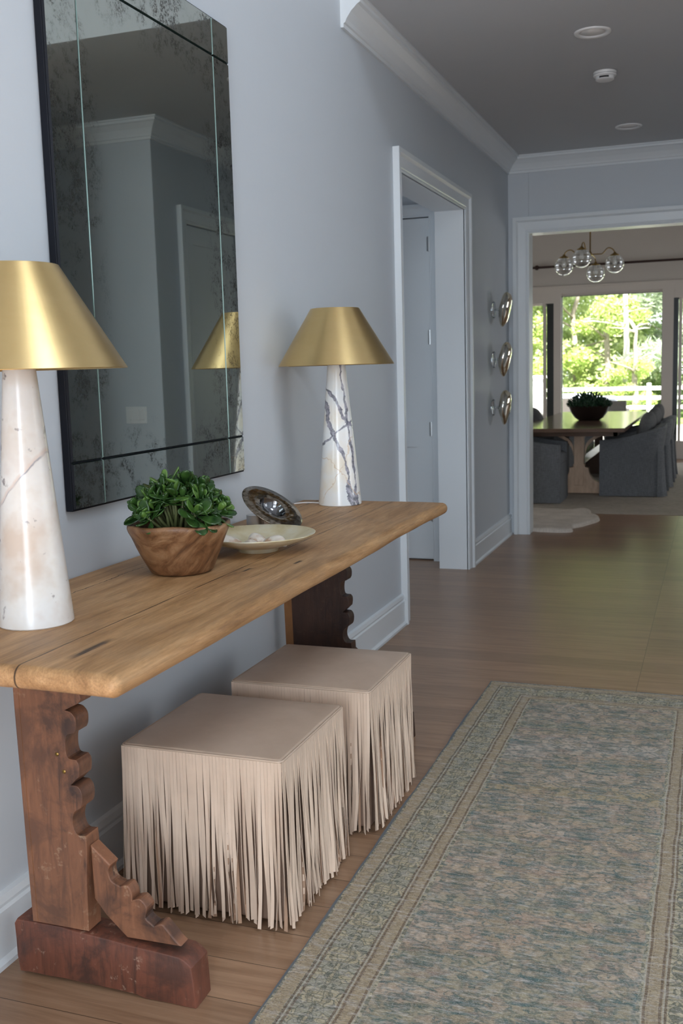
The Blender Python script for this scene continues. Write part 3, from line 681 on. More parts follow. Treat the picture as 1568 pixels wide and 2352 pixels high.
# light switch plate in the hall (seen in the mirror)
bm = B(); box(bm, -0.08, 0.08, -0.006, 0, -0.058, 0.058); bevel_all(bm, 0.002)
sw = obj('switch_plate', bm, 'plastic', loc=(2.162, 6.18, 1.15)); props(sw, 'white three-rocker light switch plate on the wall, reflected in the mirror', 'light switch')
for k in (-0.047, 0, 0.047):
    bm = B(); box(bm, k-0.017, k+0.017, -0.010, -0.005, -0.034, 0.034); bevel_all(bm, 0.0015); obj('rocker_switch', bm, 'plastic', sw)
# ------------------------------------------------------------------ ceiling fittings
def can(x, y, label):
    e = empty('recessed_light', (x, y, ZC), label=label, cat='ceiling light', group='recessed lights in the hall ceiling')
    bm = B(); lathe(bm, [(0.062, 0.03), (0.064, -0.004), (0.085, -0.009), (0.092, -0.004), (0.092, 0.0)], 40); obj('trim_ring', bm, 'plastic', e, True)
    bm = B(); lathe(bm, [(0.0, -0.0015), (0.062, -0.0015), (0.062, 0.0)], 40); obj('lens', bm, 'lens', e, True)
can(1.0, 5.60, 'round recessed ceiling light, the nearer and larger one'); can(1.0, 7.86, 'small round recessed ceiling light farther off, close to the end wall')
e = empty('smoke_detector', (0.985, 6.36, ZC), label='white round smoke detector on the hall ceiling', cat='smoke detector')
bm = B(); lathe(bm, [(0.0, -0.05), (0.045, -0.05), (0.052, -0.046), (0.052, -0.030), (0.062, -0.028), (0.066, -0.022), (0.066, -0.001), (0.0, -0.001)], 48); obj('housing', bm, 'plastic', e, 'auto')
bm = B(); lathe(bm, [(0.0535, -0.043), (0.0535, -0.033)], 48, closed=False)
for v in list(bm.verts):
    if v.co.y > -0.03 or abs(v.co.x) > 0.03: bm.verts.remove(v)
obj('sensor_slot', bm, 'slot', e)
for s in (-1, 1):
    bm = B(); lathe(bm, [(0.0668, -0.008*s-0.011), (0.0668, -0.008*s-0.0095)], 40); obj('groove_ring', bm, 'slot', e)
# ------------------------------------------------------------------ mirror
MYC, MZC = 2.84, 1.8275
mir = empty('wall_mirror', (0.0, MYC, MZC), label='tall speckled antique wall mirror with gridded glass and thin black edge', cat='mirror')
bm = B(); box(bm, 0.002, 0.024, -0.532, 0.532, -0.763, 0.763); bevel_all(bm, 0.002); obj('backing_frame', bm, 'black', mir)
ys = [-0.529, -0.385, 0.408, 0.529]; zs = [-0.760, -0.634, 0.638, 0.760]
for i in range(3):
    for j in range(3):
        a, b_, c_, d_ = ys[i]+0.0013, ys[i+1]-0.0013, zs[j]+0.0013, zs[j+1]-0.0013
        bm = B(); q = 0.0028
        O = [bm.verts.new((0.024, y, z)) for y, z in ((a, c_), (b_, c_), (b_, d_), (a, d_))]
        I = [bm.verts.new((0.030, y, z)) for y, z in ((a+q, c_+q), (b_-q, c_+q), (b_-q, d_-q), (a+q, d_-q))]
        bm.faces.new(I)
        outer = (j == 0, i == 2, j == 2, i == 0)
        for k in range(4): bm.faces.new([O[k], O[(k+1) % 4], I[(k+1) % 4], I[k]]).material_index = 2 if outer[k] else 1
        obj('mirror_pane', bm, ['mirror', 'bevel', 'black'], mir)
# ------------------------------------------------------------------ console table
con = empty('console_table', (0.33, 2.74, 0), label='rustic trestle console table with thick honey oak top along the left wall', cat='console table')
off = Vector((-0.33, -2.74, 0))
def place(o):     # geometry was written in world coordinates
    o.location = off; return o
TX0, TX1, TY0, TY1, TZ0, TZ1 = 0.002, 0.630, 1.535, 3.962, 0.842, 0.888
def topfn(q):
    w = q + Vector((0.32, 2.757, 0.863))
    e = noise.noise(Vector((0, w.y*1.3, 5)))*0.010 + noise.noise(Vector((2, w.y*5, 1)))*0.003
    if q.x > 0.2: q = q + Vector((e, 0, 0))
    if abs(q.y) > 1.1: q = q + Vector((0, noise.noise(Vector((w.x*3.5, 2, q.y)))*0.009, 0))
    q = q + Vector((0, 0, noise.noise(Vector((w.x*4, w.y*1.2, 0)))*0.002))
    if q.z > 0 and abs(q.y) > 1.17 and q.x > 0.25: q.z -= (q.z/0.025)*0.005*max(0, (abs(q.y)-1.17)/0.07)*max(0, (q.x-0.25)/0.07)
    return q
bm = B(); rbox(bm, TX1-TX0, TY1-TY0, TZ1-TZ0, 0.022, 5, 40, fn=topfn, c=((TX0+TX1)/2, (TY0+TY1)/2, (TZ0+TZ1)/2))
place(obj('table_top', bm, 'top', con, True))
scal = [[(0.262, 0.842), (0.276, 0.800), (0.272, 0.776), (0.256, 0.768)], [(0.256, 0.768), (0.248, 0.748), (0.254, 0.724), (0.276, 0.720), (0.292, 0.712)], [(0.292, 0.712), (0.294, 0.700), (0.286, 0.690)], [(0.286, 0.690), (0.252, 0.673)],
        [(0.251, 0.672), (0.266, 0.668), (0.277, 0.654), (0.277, 0.632), (0.272, 0.620)], [(0.272, 0.620), (0.252, 0.612), (0.246, 0.588), (0.250, 0.560), (0.272, 0.556)], [(0.272, 0.556), (0.279, 0.544), (0.277, 0.518), (0.270, 0.510), (0.254, 0.494)],
        [(0.254, 0.494), (0.272, 0.492), (0.282, 0.474), (0.278, 0.444), (0.258, 0.428), (0.252, 0.400), (0.262, 0.376), (0.285, 0.375)], [(0.285, 0.375), (0.286, 0.34), (0.280, 0.25), (0.277, 0.140)]]
right = []
for s in scal: right += catmull(s, 5)[:-1]
right.append(scal[-1][-1])
left = [(0.122, 0.140), (0.119, 0.3), (0.116, 0.5), (0.113, 0.665), (0.112, 0.842)]
outline = right + left
def trestle(y0, y1, cm, fm, label, sr=0.0, ex=None):
    sl = -sr*1.1
    t = empty('trestle', (0.3, (y0+y1)/2, 0)); t.parent = con; t.location = Vector((0.3, (y0+y1)/2, 0))+off; t['label'] = label
    o2 = Vector((-0.3, -(y0+y1)/2, 0))
    def pl(o): o.location = o2; return o
    bm = B(); prism_xz(bm, [(x+(sr if x > 0.2 else sl), z) for x, z in outline], y0, y0+0.052, 0.003)
    pl(obj('column', bm, cm, t))
    bm = B()   # worn bright wall-side edge
    L = [(0.1145+sl, 0.822), (0.118+sl, 0.5), (0.1245+sl, 0.142)]; ew = 0.012
    if ex: L = [(x-ex, z) for x, z in L]; ew = ex
    vs = []
    for x, z in L: vs.append([bm.verts.new((x+ew, y0-0.0008, z)), bm.verts.new((x-0.0045, y0+0.014, z)), bm.verts.new((x+ew, y0+0.014, z))])
    for A, C in zip(vs[:-1], vs[1:]):
        for i in range(3): bm.faces.new([A[i], A[(i+1) % 3], C[(i+1) % 3], C[i]])
    pl(obj('worn_edge', bm, 'trestleedge', t))
    br = [[(0.288, 0.348), (0.338, 0.306)], [(0.338, 0.306), (0.332, 0.290), (0.338, 0.268), (0.360, 0.258)], [(0.360, 0.258), (0.380, 0.262), (0.390, 0.245), (0.391, 0.229)], [(0.391, 0.229), (0.412, 0.234), (0.428, 0.216), (0.424, 0.190), (0.444, 0.174)], [(0.444, 0.174), (0.464, 0.182), (0.478, 0.170), (0.506, 0.140)], [(0.512, 0.136), (0.372, 0.134), (0.318, 0.182), (0.290, 0.217)]]
    ol = []
    for s in br[:-1]: ol += (catmull(s, 4)[:-1] if len(s) > 2 else s[:-1])
    ol += br[-1]
    bm = B(); prism_xz(bm, [(x+sr, z) for x, z in ol], y0+0.012, y0+0.048, 0.003); pl(obj('scalloped_brace', bm, cm, t))
    bm = B(); fo = [(0.076, 0.006), (0.070, 0.045), (0.070, 0.128), (0.078, 0.140), (0.200, 0.139), (0.378, 0.128), (0.515, 0.118), (0.528, 0.112), (0.546, 0.098), (0.551, 0.0), (0.42, 0.0), (0.40, 0.006), (0.20, 0.008)]
    prism_xz(bm, fo, y0-0.004, y0+0.076, 0.005); resub(bm, 0.05); roughen(bm, 0.003, 14, y0)
    for v in bm.verts: v.co.z = max(v.co.z, 0.0005)
    pl(obj('foot_beam', bm, fm, t, smooth='auto'))
    return t
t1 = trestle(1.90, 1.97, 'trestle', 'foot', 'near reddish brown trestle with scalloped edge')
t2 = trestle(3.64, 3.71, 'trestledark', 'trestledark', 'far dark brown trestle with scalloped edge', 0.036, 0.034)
for x, z in ((0.222, 0.565), (0.238, 0.585)):
    bm = B()
    lathe(bm, [(0, 0.0015), (0.004, 0.0010), (0.005, 0)], 12)
    n_ = obj('nail_head', bm, 'brassdark', t1, True); n_.rotation_euler = (math.pi/2, 0, 0); n_.location = (x-0.3, 1.8995-1.935, z-0.06*(x > 0.23))
# ------------------------------------------------------------------ fringed stools
def strip_mesh(rnd, L, w, curl, nrm, tan, p0, push):
    """ribbon hanging from p0, outward nrm, along tan"""
    bm = B(); seg = 12; rings = []
    ph = rnd.uniform(0, 6.28); tw_end = curl; sway = rnd.uniform(-0.009, 0.009); out = push
    d0 = rnd.uniform(-0.0015, 0.0035); tw0 = rnd.gauss(0, 0.16); bulge = rnd.uniform(0.001, 0.006); th = 0.0013
    for i in range(seg+1):
        t = i/seg
        tw = tw0*min(1, t*4)+tw_end*max(0, (t-0.15)/0.85)**1.3 + 0.28*math.sin(ph+t*7)*t*abs(curl)
        c = p0 + Vector((0, 0, -L*t)) + nrm*(0.002+d0*min(1, t*3)+bulge*math.sin(t*5+ph)*t+out*t*t) + tan*(sway*t*t+0.0022*math.sin(ph*2+t*8)*t)
        a = tan*math.cos(tw)+nrm*math.sin(tw); nn = nrm*math.cos(tw)-tan*math.sin(tw)
        hw = w/2
        rings.append([bm.verts.new(c-a*hw+nn*th/2), bm.verts.new(c+a*hw+nn*th/2), bm.verts.new(c+a*hw-nn*th/2), bm.verts.new(c-a*hw-nn*th/2)])
    tilt = rnd.uniform(-0.008, 0.008)
    for k, s in ((0, -1), (1, 1), (2, 1), (3, -1)): rings[-1][k].co.z += s*tilt*0.5
    for A, C in zip(rings[:-1], rings[1:]):
        for k in range(4):
            f = bm.faces.new([A[k], C[k], C[(k+1) % 4], A[(k+1) % 4]]); f.material_index = 1 if k == 2 else 0
    bm.faces.new(rings[0]); bm.faces.new(list(reversed(rings[-1])))
    return bm
def stool(cx, cy, seed, label, rz=0.0, W=0.455, D=0.445, H=0.458):
    rnd = random.Random(seed)
    e = empty('fringed_ottoman', (cx, cy, 0), rz, label=label, cat='ottoman', group='fringed leather ottomans under the console')
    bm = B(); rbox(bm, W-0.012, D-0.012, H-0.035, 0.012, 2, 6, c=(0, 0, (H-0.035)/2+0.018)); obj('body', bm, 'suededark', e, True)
    def crown(q):
        if q.z > 0: q = q+Vector((0, 0, 0.012*max(0, 1-(2*q.x/W)**2)*max(0, 1-(2*q.y/D)**2)+0.0012*noise.noise(q*9)))
        return q
    bm = B(); rbox(bm, W, D, 0.036, 0.008, 3, 14, c=(0, 0, H-0.018), fn=crown); obj('leather_top', bm, 'leather', e, True)
    bm = B(); r = 0.012; pts = []
    for sx, sy, a0 in ((1, 1, 0), (-1, 1, 90), (-1, -1, 180), (1, -1, 270)):
        for k in range(5):
            a = math.radians(a0+k*22.5); pts.append((sx*(W/2-r+0.0015)+r*math.cos(a), sy*(D/2-r+0.0015)+r*math.sin(a), H-0.005))
    pts.append(pts[0]); tube(bm, pts, 0.0032, 8, False); obj('piping', bm, 'leather', e, True)
    def face(n0, nrm, tan, half, out, stuff=False):
        pitch = 2*half/n0; acc = None
        # slow clumping function so that neighbours gather
        for i in range(n0):
            s = -half+pitch*(i+0.5)
            p0 = nrm*(out+0.001)+tan*s+Vector((0, 0, H-0.006))
            k = rnd.random(); curl = rnd.gauss(0, 0.25)
            if k > 0.55: curl = rnd.choice((-1, 1))*rnd.uniform(0.6, 1.5)
            if k > 0.88: curl = rnd.choice((-1, 1))*rnd.uniform(2.2, 3.2)
            L = H-0.006-rnd.uniform(0.004, 0.026)
            bm = strip_mesh(rnd, L, pitch*0.955, curl, nrm, tan, p0, rnd.uniform(0.0, 0.015))
            if stuff:
                me = bpy.data.meshes.new('t'); bm.to_mesh(me); bm.free(); acc = acc or B(); acc.from_mesh(me); bpy.data.meshes.remove(me)
            else: obj('fringe_strip', bm, ['strip', 'suede'], e, True if False else 'auto')
        return acc
    X, Y = Vector((1, 0, 0)), Vector((0, 1, 0))
    face(48, -Y, X, W/2+0.002, D/2); face(48, X, Y, D/2+0.002, W/2)
    acc = face(46, Y, X, W/2-0.001, D/2, True)
    acc2 = face(46, -X, Y, D/2-0.001, W/2, True)
    me = bpy.data.meshes.new('t'); acc2.to_mesh(me); acc2.free(); acc.from_mesh(me)
    f = obj('rear_fringe', acc, ['strip', 'suede'], e, 'auto'); f['kind'] = 'stuff'
    return e
stool(0.395, 2.478, 3, 'nearer beige leather fringed ottoman, in front of the other under the console')
stool(0.432, 3.065, 5, 'farther beige leather fringed ottoman beside the dark far trestle')
# ------------------------------------------------------------------ table lamps
def lamp(x, y, r0, marble, label, rz=0.0, hz=0.0):
    e = empty('table_lamp', (x, y, TZ1), rz, label=label, cat='table lamp', group='brass and marble lamps on the console')
    k = r0
    bm = B(); prof = [(0, 0), (k-0.003, 0), (k, 0.003)]+[(k+(0.030-k)*t/12, 0.003+0.60*t/12) for t in range(1, 13)]+[(0, 0.603)]
    lathe(bm, prof, 64); obj('marble_base', bm, marble, e, 'auto')
    bm = B(); lathe(bm, [(0.012, 0.60), (0.012, 0.735), (0, 0.735)], 20)
    for a in range(3):
        q = a*2.0944; tube(bm, [(0, 0, 0.73), (0.093*math.cos(q), 0.093*math.sin(q), 0.76)], 0.0022, 6)
    obj('stem', bm, 'brassdark', e, True)
    bm = B(); lathe(bm, [(0.226, 0.549), (0.2268, 0.5505), (0.095, 0.7675), (0.0935, 0.768), (0.0930, 0.7665), (0.2245, 0.5500)], 96, closed=True); obj('lamp_shade', bm, 'brass', e, 'auto')
    bm = B(); tube(bm, [(0.004, 0, 0.61), (0.004, 0, 0.66)], 0.014, 14); lathe(bm, [(0, 0.66), (0.018, 0.665), (0.027, 0.69), (0.02, 0.715), (0, 0.722)], 20); obj('bulb', bm, 'lens', e, True)
    return e
lamp(0.230, 1.850, 0.081, 'marble_a', 'nearer brass-shaded lamp with pale spotted marble cone, partly outside the frame', rz=0.35)
lf = lamp(0.221, 3.835, 0.086, 'marble_b', 'far brass-shaded lamp with bold dark-veined marble cone, by the console end', rz=0.35)
bm = B(); tube(bm, [(-0.080, 0.02, 0.004), (-0.11, 0.035, 0.004), (-0.14, 0.04, 0.004), (-0.17, 0.03, 0.004), (-0.185, 0.02, 0.003)], 0.003, 8); obj('cord', bm, 'cord', lf, True)
# ------------------------------------------------------------------ potted jade plant
pot = empty('potted_jade_plant', (0.268, 2.442, TZ1), label='green jade plant in a rough carved wooden bowl on the console', cat='potted plant')
def potfn(q):
    a = math.atan2(q.y, q.x); n1 = noise.noise(Vector((math.cos(a)*1.3, math.sin(a)*1.3, q.z*6)))
    s = 1+0.035*n1+0.02*noise.noise(q*25)
    q = Vector((q.x*s, q.y*s, q.z+(0.007*noise.noise(Vector((math.cos(a)*1.5, math.sin(a)*1.5, 3))) if q.z > 0.09 else 0)))
    return q
prof = [(0, 0.0), (0.082, 0.0), (0.096, 0.006), (0.103, 0.018)]+[(0.103+0.050*t/7, 0.018+0.105*t/7) for t in range(1, 8)]+[(0.156, 0.132), (0.155, 0.140), (0.148, 0.143), (0.140, 0.139), (0.134, 0.125), (0.128, 0.110), (0.0, 0.108)]
bm = B(); lathe(bm, prof, 72, fn=potfn); obj('wooden_bowl', bm, 'rootwood', pot, True)
bm = B(); rnd = random.Random(4)
for i in range(150):
    a = rnd.uniform(0, 6.28); r = 0.128*math.sqrt(rnd.random()); c = Vector((r*math.cos(a), r*math.sin(a), 0.112+rnd.uniform(0, 0.01)))
    m4 = Matrix.Translation(c) @ Matrix.Rotation(rnd.uniform(0, 3), 4, 'X') @ Matrix.Diagonal((rnd.uniform(.006, .012), rnd.uniform(.006, .012), rnd.uniform(.004, .007), 1))
    bmesh.ops.create_icosphere(bm, subdivisions=1, radius=1.0, matrix=m4)
obj('black_pebbles', bm, 'stones', pot, True)['kind'] = 'stuff'
def leaf_into(bm, base, d, up, L, w, thick=0.0028, mi=0, cup=0.25):
    d = d.normalized(); side = d.cross(up)
    if side.length < 1e-3: side = d.cross(Vector((1, 0.2, 0)))
    side.normalize(); nn = side.cross(d).normalized()
    prof = [(0.0, 0.10), (0.18, 0.30), (0.40, 0.74), (0.62, 1.0), (0.80, 0.93), (0.93, 0.60), (1.0, 0.0)]
    rows = []
    for t, ww in prof:
        c = base+d*(L*t)+nn*(cup*L*t*t*0.5)
        hw = w*0.5*ww; row = []
        if ww == 0: row = [bm.verts.new(c)]
        else:
            for s, h in ((-1, 0.10), (-0.5, 0.0), (0, -0.03), (0.5, 0.0), (1, 0.10)): row.append(bm.verts.new(c+side*(hw*s)+nn*(hw*h*1.2+thick*(1-abs(s)*0.6))))
            for s, h in ((0.5, 0.0), (0, -0.03), (-0.5, 0.0)): row.append(bm.verts.new(c+side*(hw*s)+nn*(hw*h*1.2-thick*0.9)))
        rows.append(row)
    for A, C in zip(rows[:-1], rows[1:]):
        n = len(A)
        for k in range(n):
            if len(C) == 1: f = bm.faces.new([A[k], A[(k+1) % n], C[0]])
            else: f = bm.faces.new([A[k], A[(k+1) % n], C[(k+1) % n], C[k]])
            f.material_index = mi
bml = B(); bms = B(); rnd = random.Random(11)
tips = []
for i in range(54):
    a = rnd.uniform(0, 6.28); r = math.sqrt(rnd.random())
    h = 0.150+0.112*(1-r*r*0.75)*rnd.uniform(0.55, 1.0)
    tips.append(Vector((0.128*r*math.cos(a), 0.128*r*math.sin(a), h)))
for t in tips:
    root = Vector((t.x*0.42+rnd.uniform(-.01, .01), t.y*0.42+rnd.uniform(-.01, .01), 0.112)); mid = Vector((t.x*0.72, t.y*0.72, 0.112+(t.z-0.112)*0.55))
    tube(bms, [root, mid, t], [0.0065, 0.0045, 0.0028], 7)
    ax = (t-mid).normalized(); a0 = rnd.uniform(0, 6.28)
    for lv, (el, Lr) in enumerate(((0.15, 1.0), (0.6, 0.9), (1.1, 0.6))):
        for k in range(3 if lv == 0 else 2):
            a = a0+lv*1.1+k*(2*math.pi/(3 if lv == 0 else 2))+rnd.uniform(-.25, .25)
            s1 = ax.cross(Vector((1, 0, 0.1))).normalized(); s2 = ax.cross(s1)
            d = (s1*math.cos(a)+s2*math.sin(a))*math.cos(el)+ax*math.sin(el)
            L = rnd.uniform(0.050, 0.080)*Lr
            leaf_into(bml, t-ax*0.012*(2-lv)*0.6, d, ax, L, L*rnd.uniform(0.5, 0.62), mi=1 if rnd.random() < 0.22 or lv == 2 and rnd.random() < 0.4 else 0, cup=rnd.uniform(0.1, 0.5))
    if rnd.random() < 0.6:
        d = Vector((rnd.uniform(-1, 1), rnd.uniform(-1, 1), 0.3)); leaf_into(bml, mid+Vector((0, 0, 0.03)), d, Vector((0, 0, 1)), 0.045, 0.025)
obj('foliage', bml, ['jade', 'jadelight'], pot, True); obj('stems', bms, 'jadestem', pot, True); pot.scale = (0.885, 0.885, 0.955)
# ------------------------------------------------------------------ pale dish with shells
px, py = 0.340, 2.785
e = empty('footed_dish', (px, py, TZ1), label='wide shallow pale gold dish holding sea shells', cat='dish')
bm = B(); lathe(bm, [(0, 0.012), (0.05, 0.012), (0.055, 0.0), (0.060, 0.0), (0.062, 0.010), (0.100, 0.020), (0.140, 0.033), (0.172, 0.050), (0.1735, 0.053), (0.170, 0.0535), (0.135, 0.037), (0.09, 0.023), (0.04, 0.018), (0, 0.017)], 80, fn=lambda q: q+Vector((0, 0, 0.0004*noise.noise(q*22)))); obj('dish_bowl', bm, 'plate', e, True)
def shell(x, y, z, s, rz, tilt, label):
    bm = B(); nu, nv = 64, 18; rows = []
    for j in range(nv+1):
        t = j/nv; row = []
        for i in range(nu):
            a = 2*math.pi*i/nu
            fan = math.cos(a/2)**2 if False else 0.5+0.5*math.cos(a)
            rr = 1+0.05*math.cos(a*22)*t*fan
            x_ = s*(0.98*t*math.cos(a)*rr + 0.0); y_ = s*(0.80*t*math.sin(a)*rr*(0.80+0.20*math.cos(a)))
            zz = s*0.72*math.sqrt(max(0, 1-t*t))*(0.88-0.28*math.cos(a)*t)
            row.append(bm.verts.new((x_, y_, zz)))
            if t == 0: break
        rows.append(row)
    for A, C in zip(rows[:-1], rows[1:]):
        for i in range(nu):
            if len(A) == 1: bm.faces.new([A[0], C[i], C[(i+1) % nu]])
            else: bm.faces.new([A[i], C[i], C[(i+1) % nu], A[(i+1) % nu]])
    lip = [bm.verts.new((v.co.x*0.86, v.co.y*0.86, 0.0015)) for v in rows[-1]]
    for i in range(nu): bm.faces.new([rows[-1][i], lip[i], lip[(i+1) % nu], rows[-1][(i+1) % nu]])
    bm.faces.new(list(reversed(lip)))
    o = obj('sea_shell', bm, 'shell', smooth=True); o.location = (x, y, z); o.rotation_euler = (tilt, 0, rz)
    m4 = Matrix.Translation((-s*0.86, 0, s*0.2))
    bm = B(); bmesh.ops.create_uvsphere(bm, u_segments=16, v_segments=10, radius=1, matrix=m4 @ Matrix.Diagonal((s*0.22, s*0.2, s*0.2, 1))); obj('umbo', bm, 'shell', o, True)
    props(o, label, 'shell', 'sea shells in the pale dish'); return o
shell(0.262, 2.730, TZ1+0.023, 0.047, 0.6, 0.06, 'ribbed white sea shell at the left of the dish')
shell(0.325, 2.805, TZ1+0.020, 0.043, -0.8, 0.05, 'chalky white shell at the back of the group in the dish')
shell(0.348, 2.715, TZ1+0.022, 0.037, 1.9, 0.1, 'small low white shell with a brown edge, in the front of the dish')
shell(0.405, 2.765, TZ1+0.022, 0.046, 2.7, 0.05, 'orange-brown tinged shell at the right of the dish')
# ------------------------------------------------------------------ hammered metal disc
nW = (-cf*0.42 + (cr*0.53+cu*0.85)*0.90).normalized()
e = empty('hammered_metal_bowl', (0.200, 3.215, TZ1), label='wide-rimmed hammered dark metal bowl leaning tilted on the console', cat='decorative bowl')
bm = B(); lathe(bm, [(0.052, 0.0), (0.056, 0.004), (0.09, 0.007), (0.127, 0.002), (0.1285, 0.0), (0.127, -0.002), (0.09, 0.003), (0.053, 0.0)], 72, closed=False)
disc = obj('hammered_rim', bm, 'hammered', e, True)
R = nW.to_track_quat('Z', 'Y').to_matrix().to_4x4()
minz = min((R @ v.co).z for v in disc.data.vertices)
MX = Matrix.Translation((0.0, 0.0, -minz*0.90+0.001)) @ R @ Matrix.Scale(0.90, 4); disc.matrix_local = MX
bm = B(); lathe(bm, [(0.053, 0.003), (0.050, -0.004), (0.042, -0.020), (0.028, -0.032), (0.0, -0.036)], 48); lathe(bm, [(0, -0.038), (0.03, -0.034), (0.045, -0.021), (0.053, -0.003)], 48)
well = obj('polished_well', bm, 'darkchrome', e, True); well.matrix_local = MX.copy()
bm = B(); lathe(bm, [(0, 0), (0.030, 0), (0.030, 0.045), (0.0, 0.045)], 32); st = obj('stand', bm, 'steel', e, 'auto'); st.location = (-0.062, -0.01, 0)
# ------------------------------------------------------------------ runner rug
def rug_mesh():
    bm = B(); nx, ny = 40, 130; rows = []
    for j in range(ny+1):
        y = RL*j/ny; dx = 0.006*noise.noise(Vector((0, y*2.2, 0)))+0.003*noise.noise(Vector((5, y*9, 0)))
        row = []
        for i in range(nx+1):
            x = RW*i/nx; dy = (0.006*noise.noise(Vector((x*5, 3, 0)))) if j in (0, ny) else 0
            row.append(bm.verts.new((x+dx, y+dy, 0.007+0.0008*noise.noise(Vector((x*8, y*8, 0))))))
        rows.append(row)
    for j in range(ny):
        for i in range(nx): bm.faces.new([rows[j][i], rows[j][i+1], rows[j+1][i+1], rows[j+1][i]])
    bd = [e for e in bm.edges if e.is_boundary]
    ret = bmesh.ops.extrude_edge_only(bm, edges=bd)
    for v in [g for g in ret['geom'] if isinstance(g, bmesh.types.BMVert)]: v.co.z = 0.0005
    bmesh.ops.recalc_face_normals(bm, faces=bm.faces[:])
    return bm
rug = obj('runner_rug', rug_mesh(), 'rug', smooth='auto', loc=(0.692, 4.462-RL, 0)); props(rug, 'faded oriental runner rug in sage, teal and tan on the hall floor', 'rug')
bm = B(); rnd = random.Random(2)
for i in range(420):
    x = RW*(i+rnd.random())/420; L = rnd.uniform(0.006, 0.016)
    tube(bm, [(x, RL-0.002, 0.004), (x+rnd.uniform(-.004, .004), RL+L*0.6, 0.004), (x+rnd.uniform(-.006, .006), RL+L, 0.0015)], 0.0011, 5)
MT['fringe'] = simple('rug_end_threads', (0.55, 0.52, 0.45), 0.8)
obj('end_fringe', bm, 'fringe', rug)['kind'] = 'stuff'
# ------------------------------------------------------------------ glass wall sconces
def sconce(y, z, top, tz, label, seed):
    e = empty('glass_sconce', (0.0, y, z), label=label, cat='wall sculpture', group='silvered glass wall ornaments')
    bm = B(); lathe(bm, [(0, 0.002), (0.05, 0.002), (0.062, 0.010), (0.06, 0.018), (0.035, 0.026), (0.015, 0.03), (0, 0.031)], 32)
    o = obj('glass_mount', bm, 'clear', e, True); o.rotation_euler = (0, math.pi/2, 0)
    bm = B(); tube(bm, [(0.001, 0, 0), (0.03, 0, 0), (0.075, 0, 0)], [0.006, 0.005, 0.018], 14); obj('stem', bm, 'clear', e, True)
    bm = B(); bmesh.ops.create_uvsphere(bm, u_segments=48, v_segments=32, radius=1.0)
    for v in bm.verts:
        c = v.co.copy(); k = 1-0.18*(-c.z) if c.z < 0 else 1
        c = Vector((c.x*0.044*(1+0.25*c.z), c.y*0.105*k, c.z*0.132))
        c += noise.noise_vector(c*9+Vector((seed, 0, 0)))*0.008
        v.co = c
    o = obj('silvered_glass_body', bm, 'silvered', e, True); o.location = (0.098, 0, 0); o.rotation_euler = (0, top, 0)
sconce(7.93, 1.838, 0.17, 0, 'top silvered glass wall ornament in the column of three', 1.0)
sconce(7.92, 1.462, 0.13, 0, 'middle silvered glass wall ornament in the column of three', 4.0)
sconce(7.90, 1.098, 0.06, 0, 'bottom silvered glass wall ornament in the column of three', 7.5)
# ------------------------------------------------------------------ dining room furniture
bm = B(); box(bm, -1.9, 2.4, 9.90, 15.0, 0.0, 0.006); bevel_all(bm, 0.002); r2 = obj('area_rug', bm, 'beigerug'); props(r2, 'large plain beige rug under the dining table', 'rug')
# hide on the floor at the doorway
bm = B(); ol = [(-0.50, 8.95), (-0.3, 8.74), (-0.05, 8.80), (0.2, 8.72), (0.40, 8.70), (0.50, 8.74), (0.50, 8.83), (0.47, 8.96), (0.53, 9.02), (0.60, 9.22), (0.66, 9.40), (0.64, 9.60), (0.52, 9.76), (0.53, 9.98), (0.44, 10.10), (0.38, 9.98), (0.2, 9.97), (0.0, 10.03), (-0.3, 9.98), (-0.6, 9.9), (-0.75, 9.6), (-0.62, 9.3), (-0.7, 9.1)]
ol = chaikin(ol+[ol[0]], 2)[:-1]; c0 = (-0.05, 9.35)
rings = []
for s, z in ((1.0, 0.013), (0.985, 0.030), (0.93, 0.034), (0.75, 0.032), (0.5, 0.034), (0.25, 0.033)):
    rings.append([bm.verts.new((c0[0]+(x-c0[0])*s, c0[1]+(y-c0[1])*s, z*(1 if s == 1 else 1+0.35*noise.noise(Vector((x*7*s, y*7*s, 0)))))) for x, y in ol])
for k, v in enumerate(rings[0]): v.co.z = 0.001 if v.co.y < 9.9 else 0.0125
n = len(ol)
for A, C in zip(rings[:-1], rings[1:]):
    for i in range(n): bm.faces.new([A[i], A[(i+1) % n], C[(i+1) % n], C[i]])
bm.faces.new(rings[-1]); bmesh.ops.recalc_face_normals(bm, faces=bm.faces[:])
h = obj('hide_rug', bm, 'hide', smooth=True); props(h, 'cream animal hide rug lying on the floor just inside the dining opening', 'rug')
# dining table
TBX0, TBX1, TBY0, TBY1 = -0.36, 0.77, 10.62, 14.3
dt = empty('dining_table', (0.2, 12.45, 0.012), label='long wooden trestle dining table with arched braces beyond the opening', cat='dining table')
o2 = Vector((-0.2, -12.45, -0.012))
bm = B(); box(bm, TBX0, TBX1, TBY0, TBY1, 0.722, 0.762); bevel_all(bm, 0.006); obj('table_top', bm, 'darkoak', dt, loc=o2)
bm = B(); rect_ring(bm, 'x', 0, 0, 0, 0, 0, 0, 0) if False else None
box(bm, TBX0+0.1, TBX1-0.1, 10.95, 11.0, 0.66, 0.722); box(bm, TBX0+0.1, TBX1-0.1, 13.9, 13.95, 0.66, 0.722); box(bm, TBX0+0.1, TBX0+0.14, 10.95, 13.95, 0.66, 0.722); box(bm, TBX1-0.14, TBX1-0.1, 10.95, 13.95, 0.66, 0.722)
obj('apron', bm, 'darkoak', dt, loc=o2)
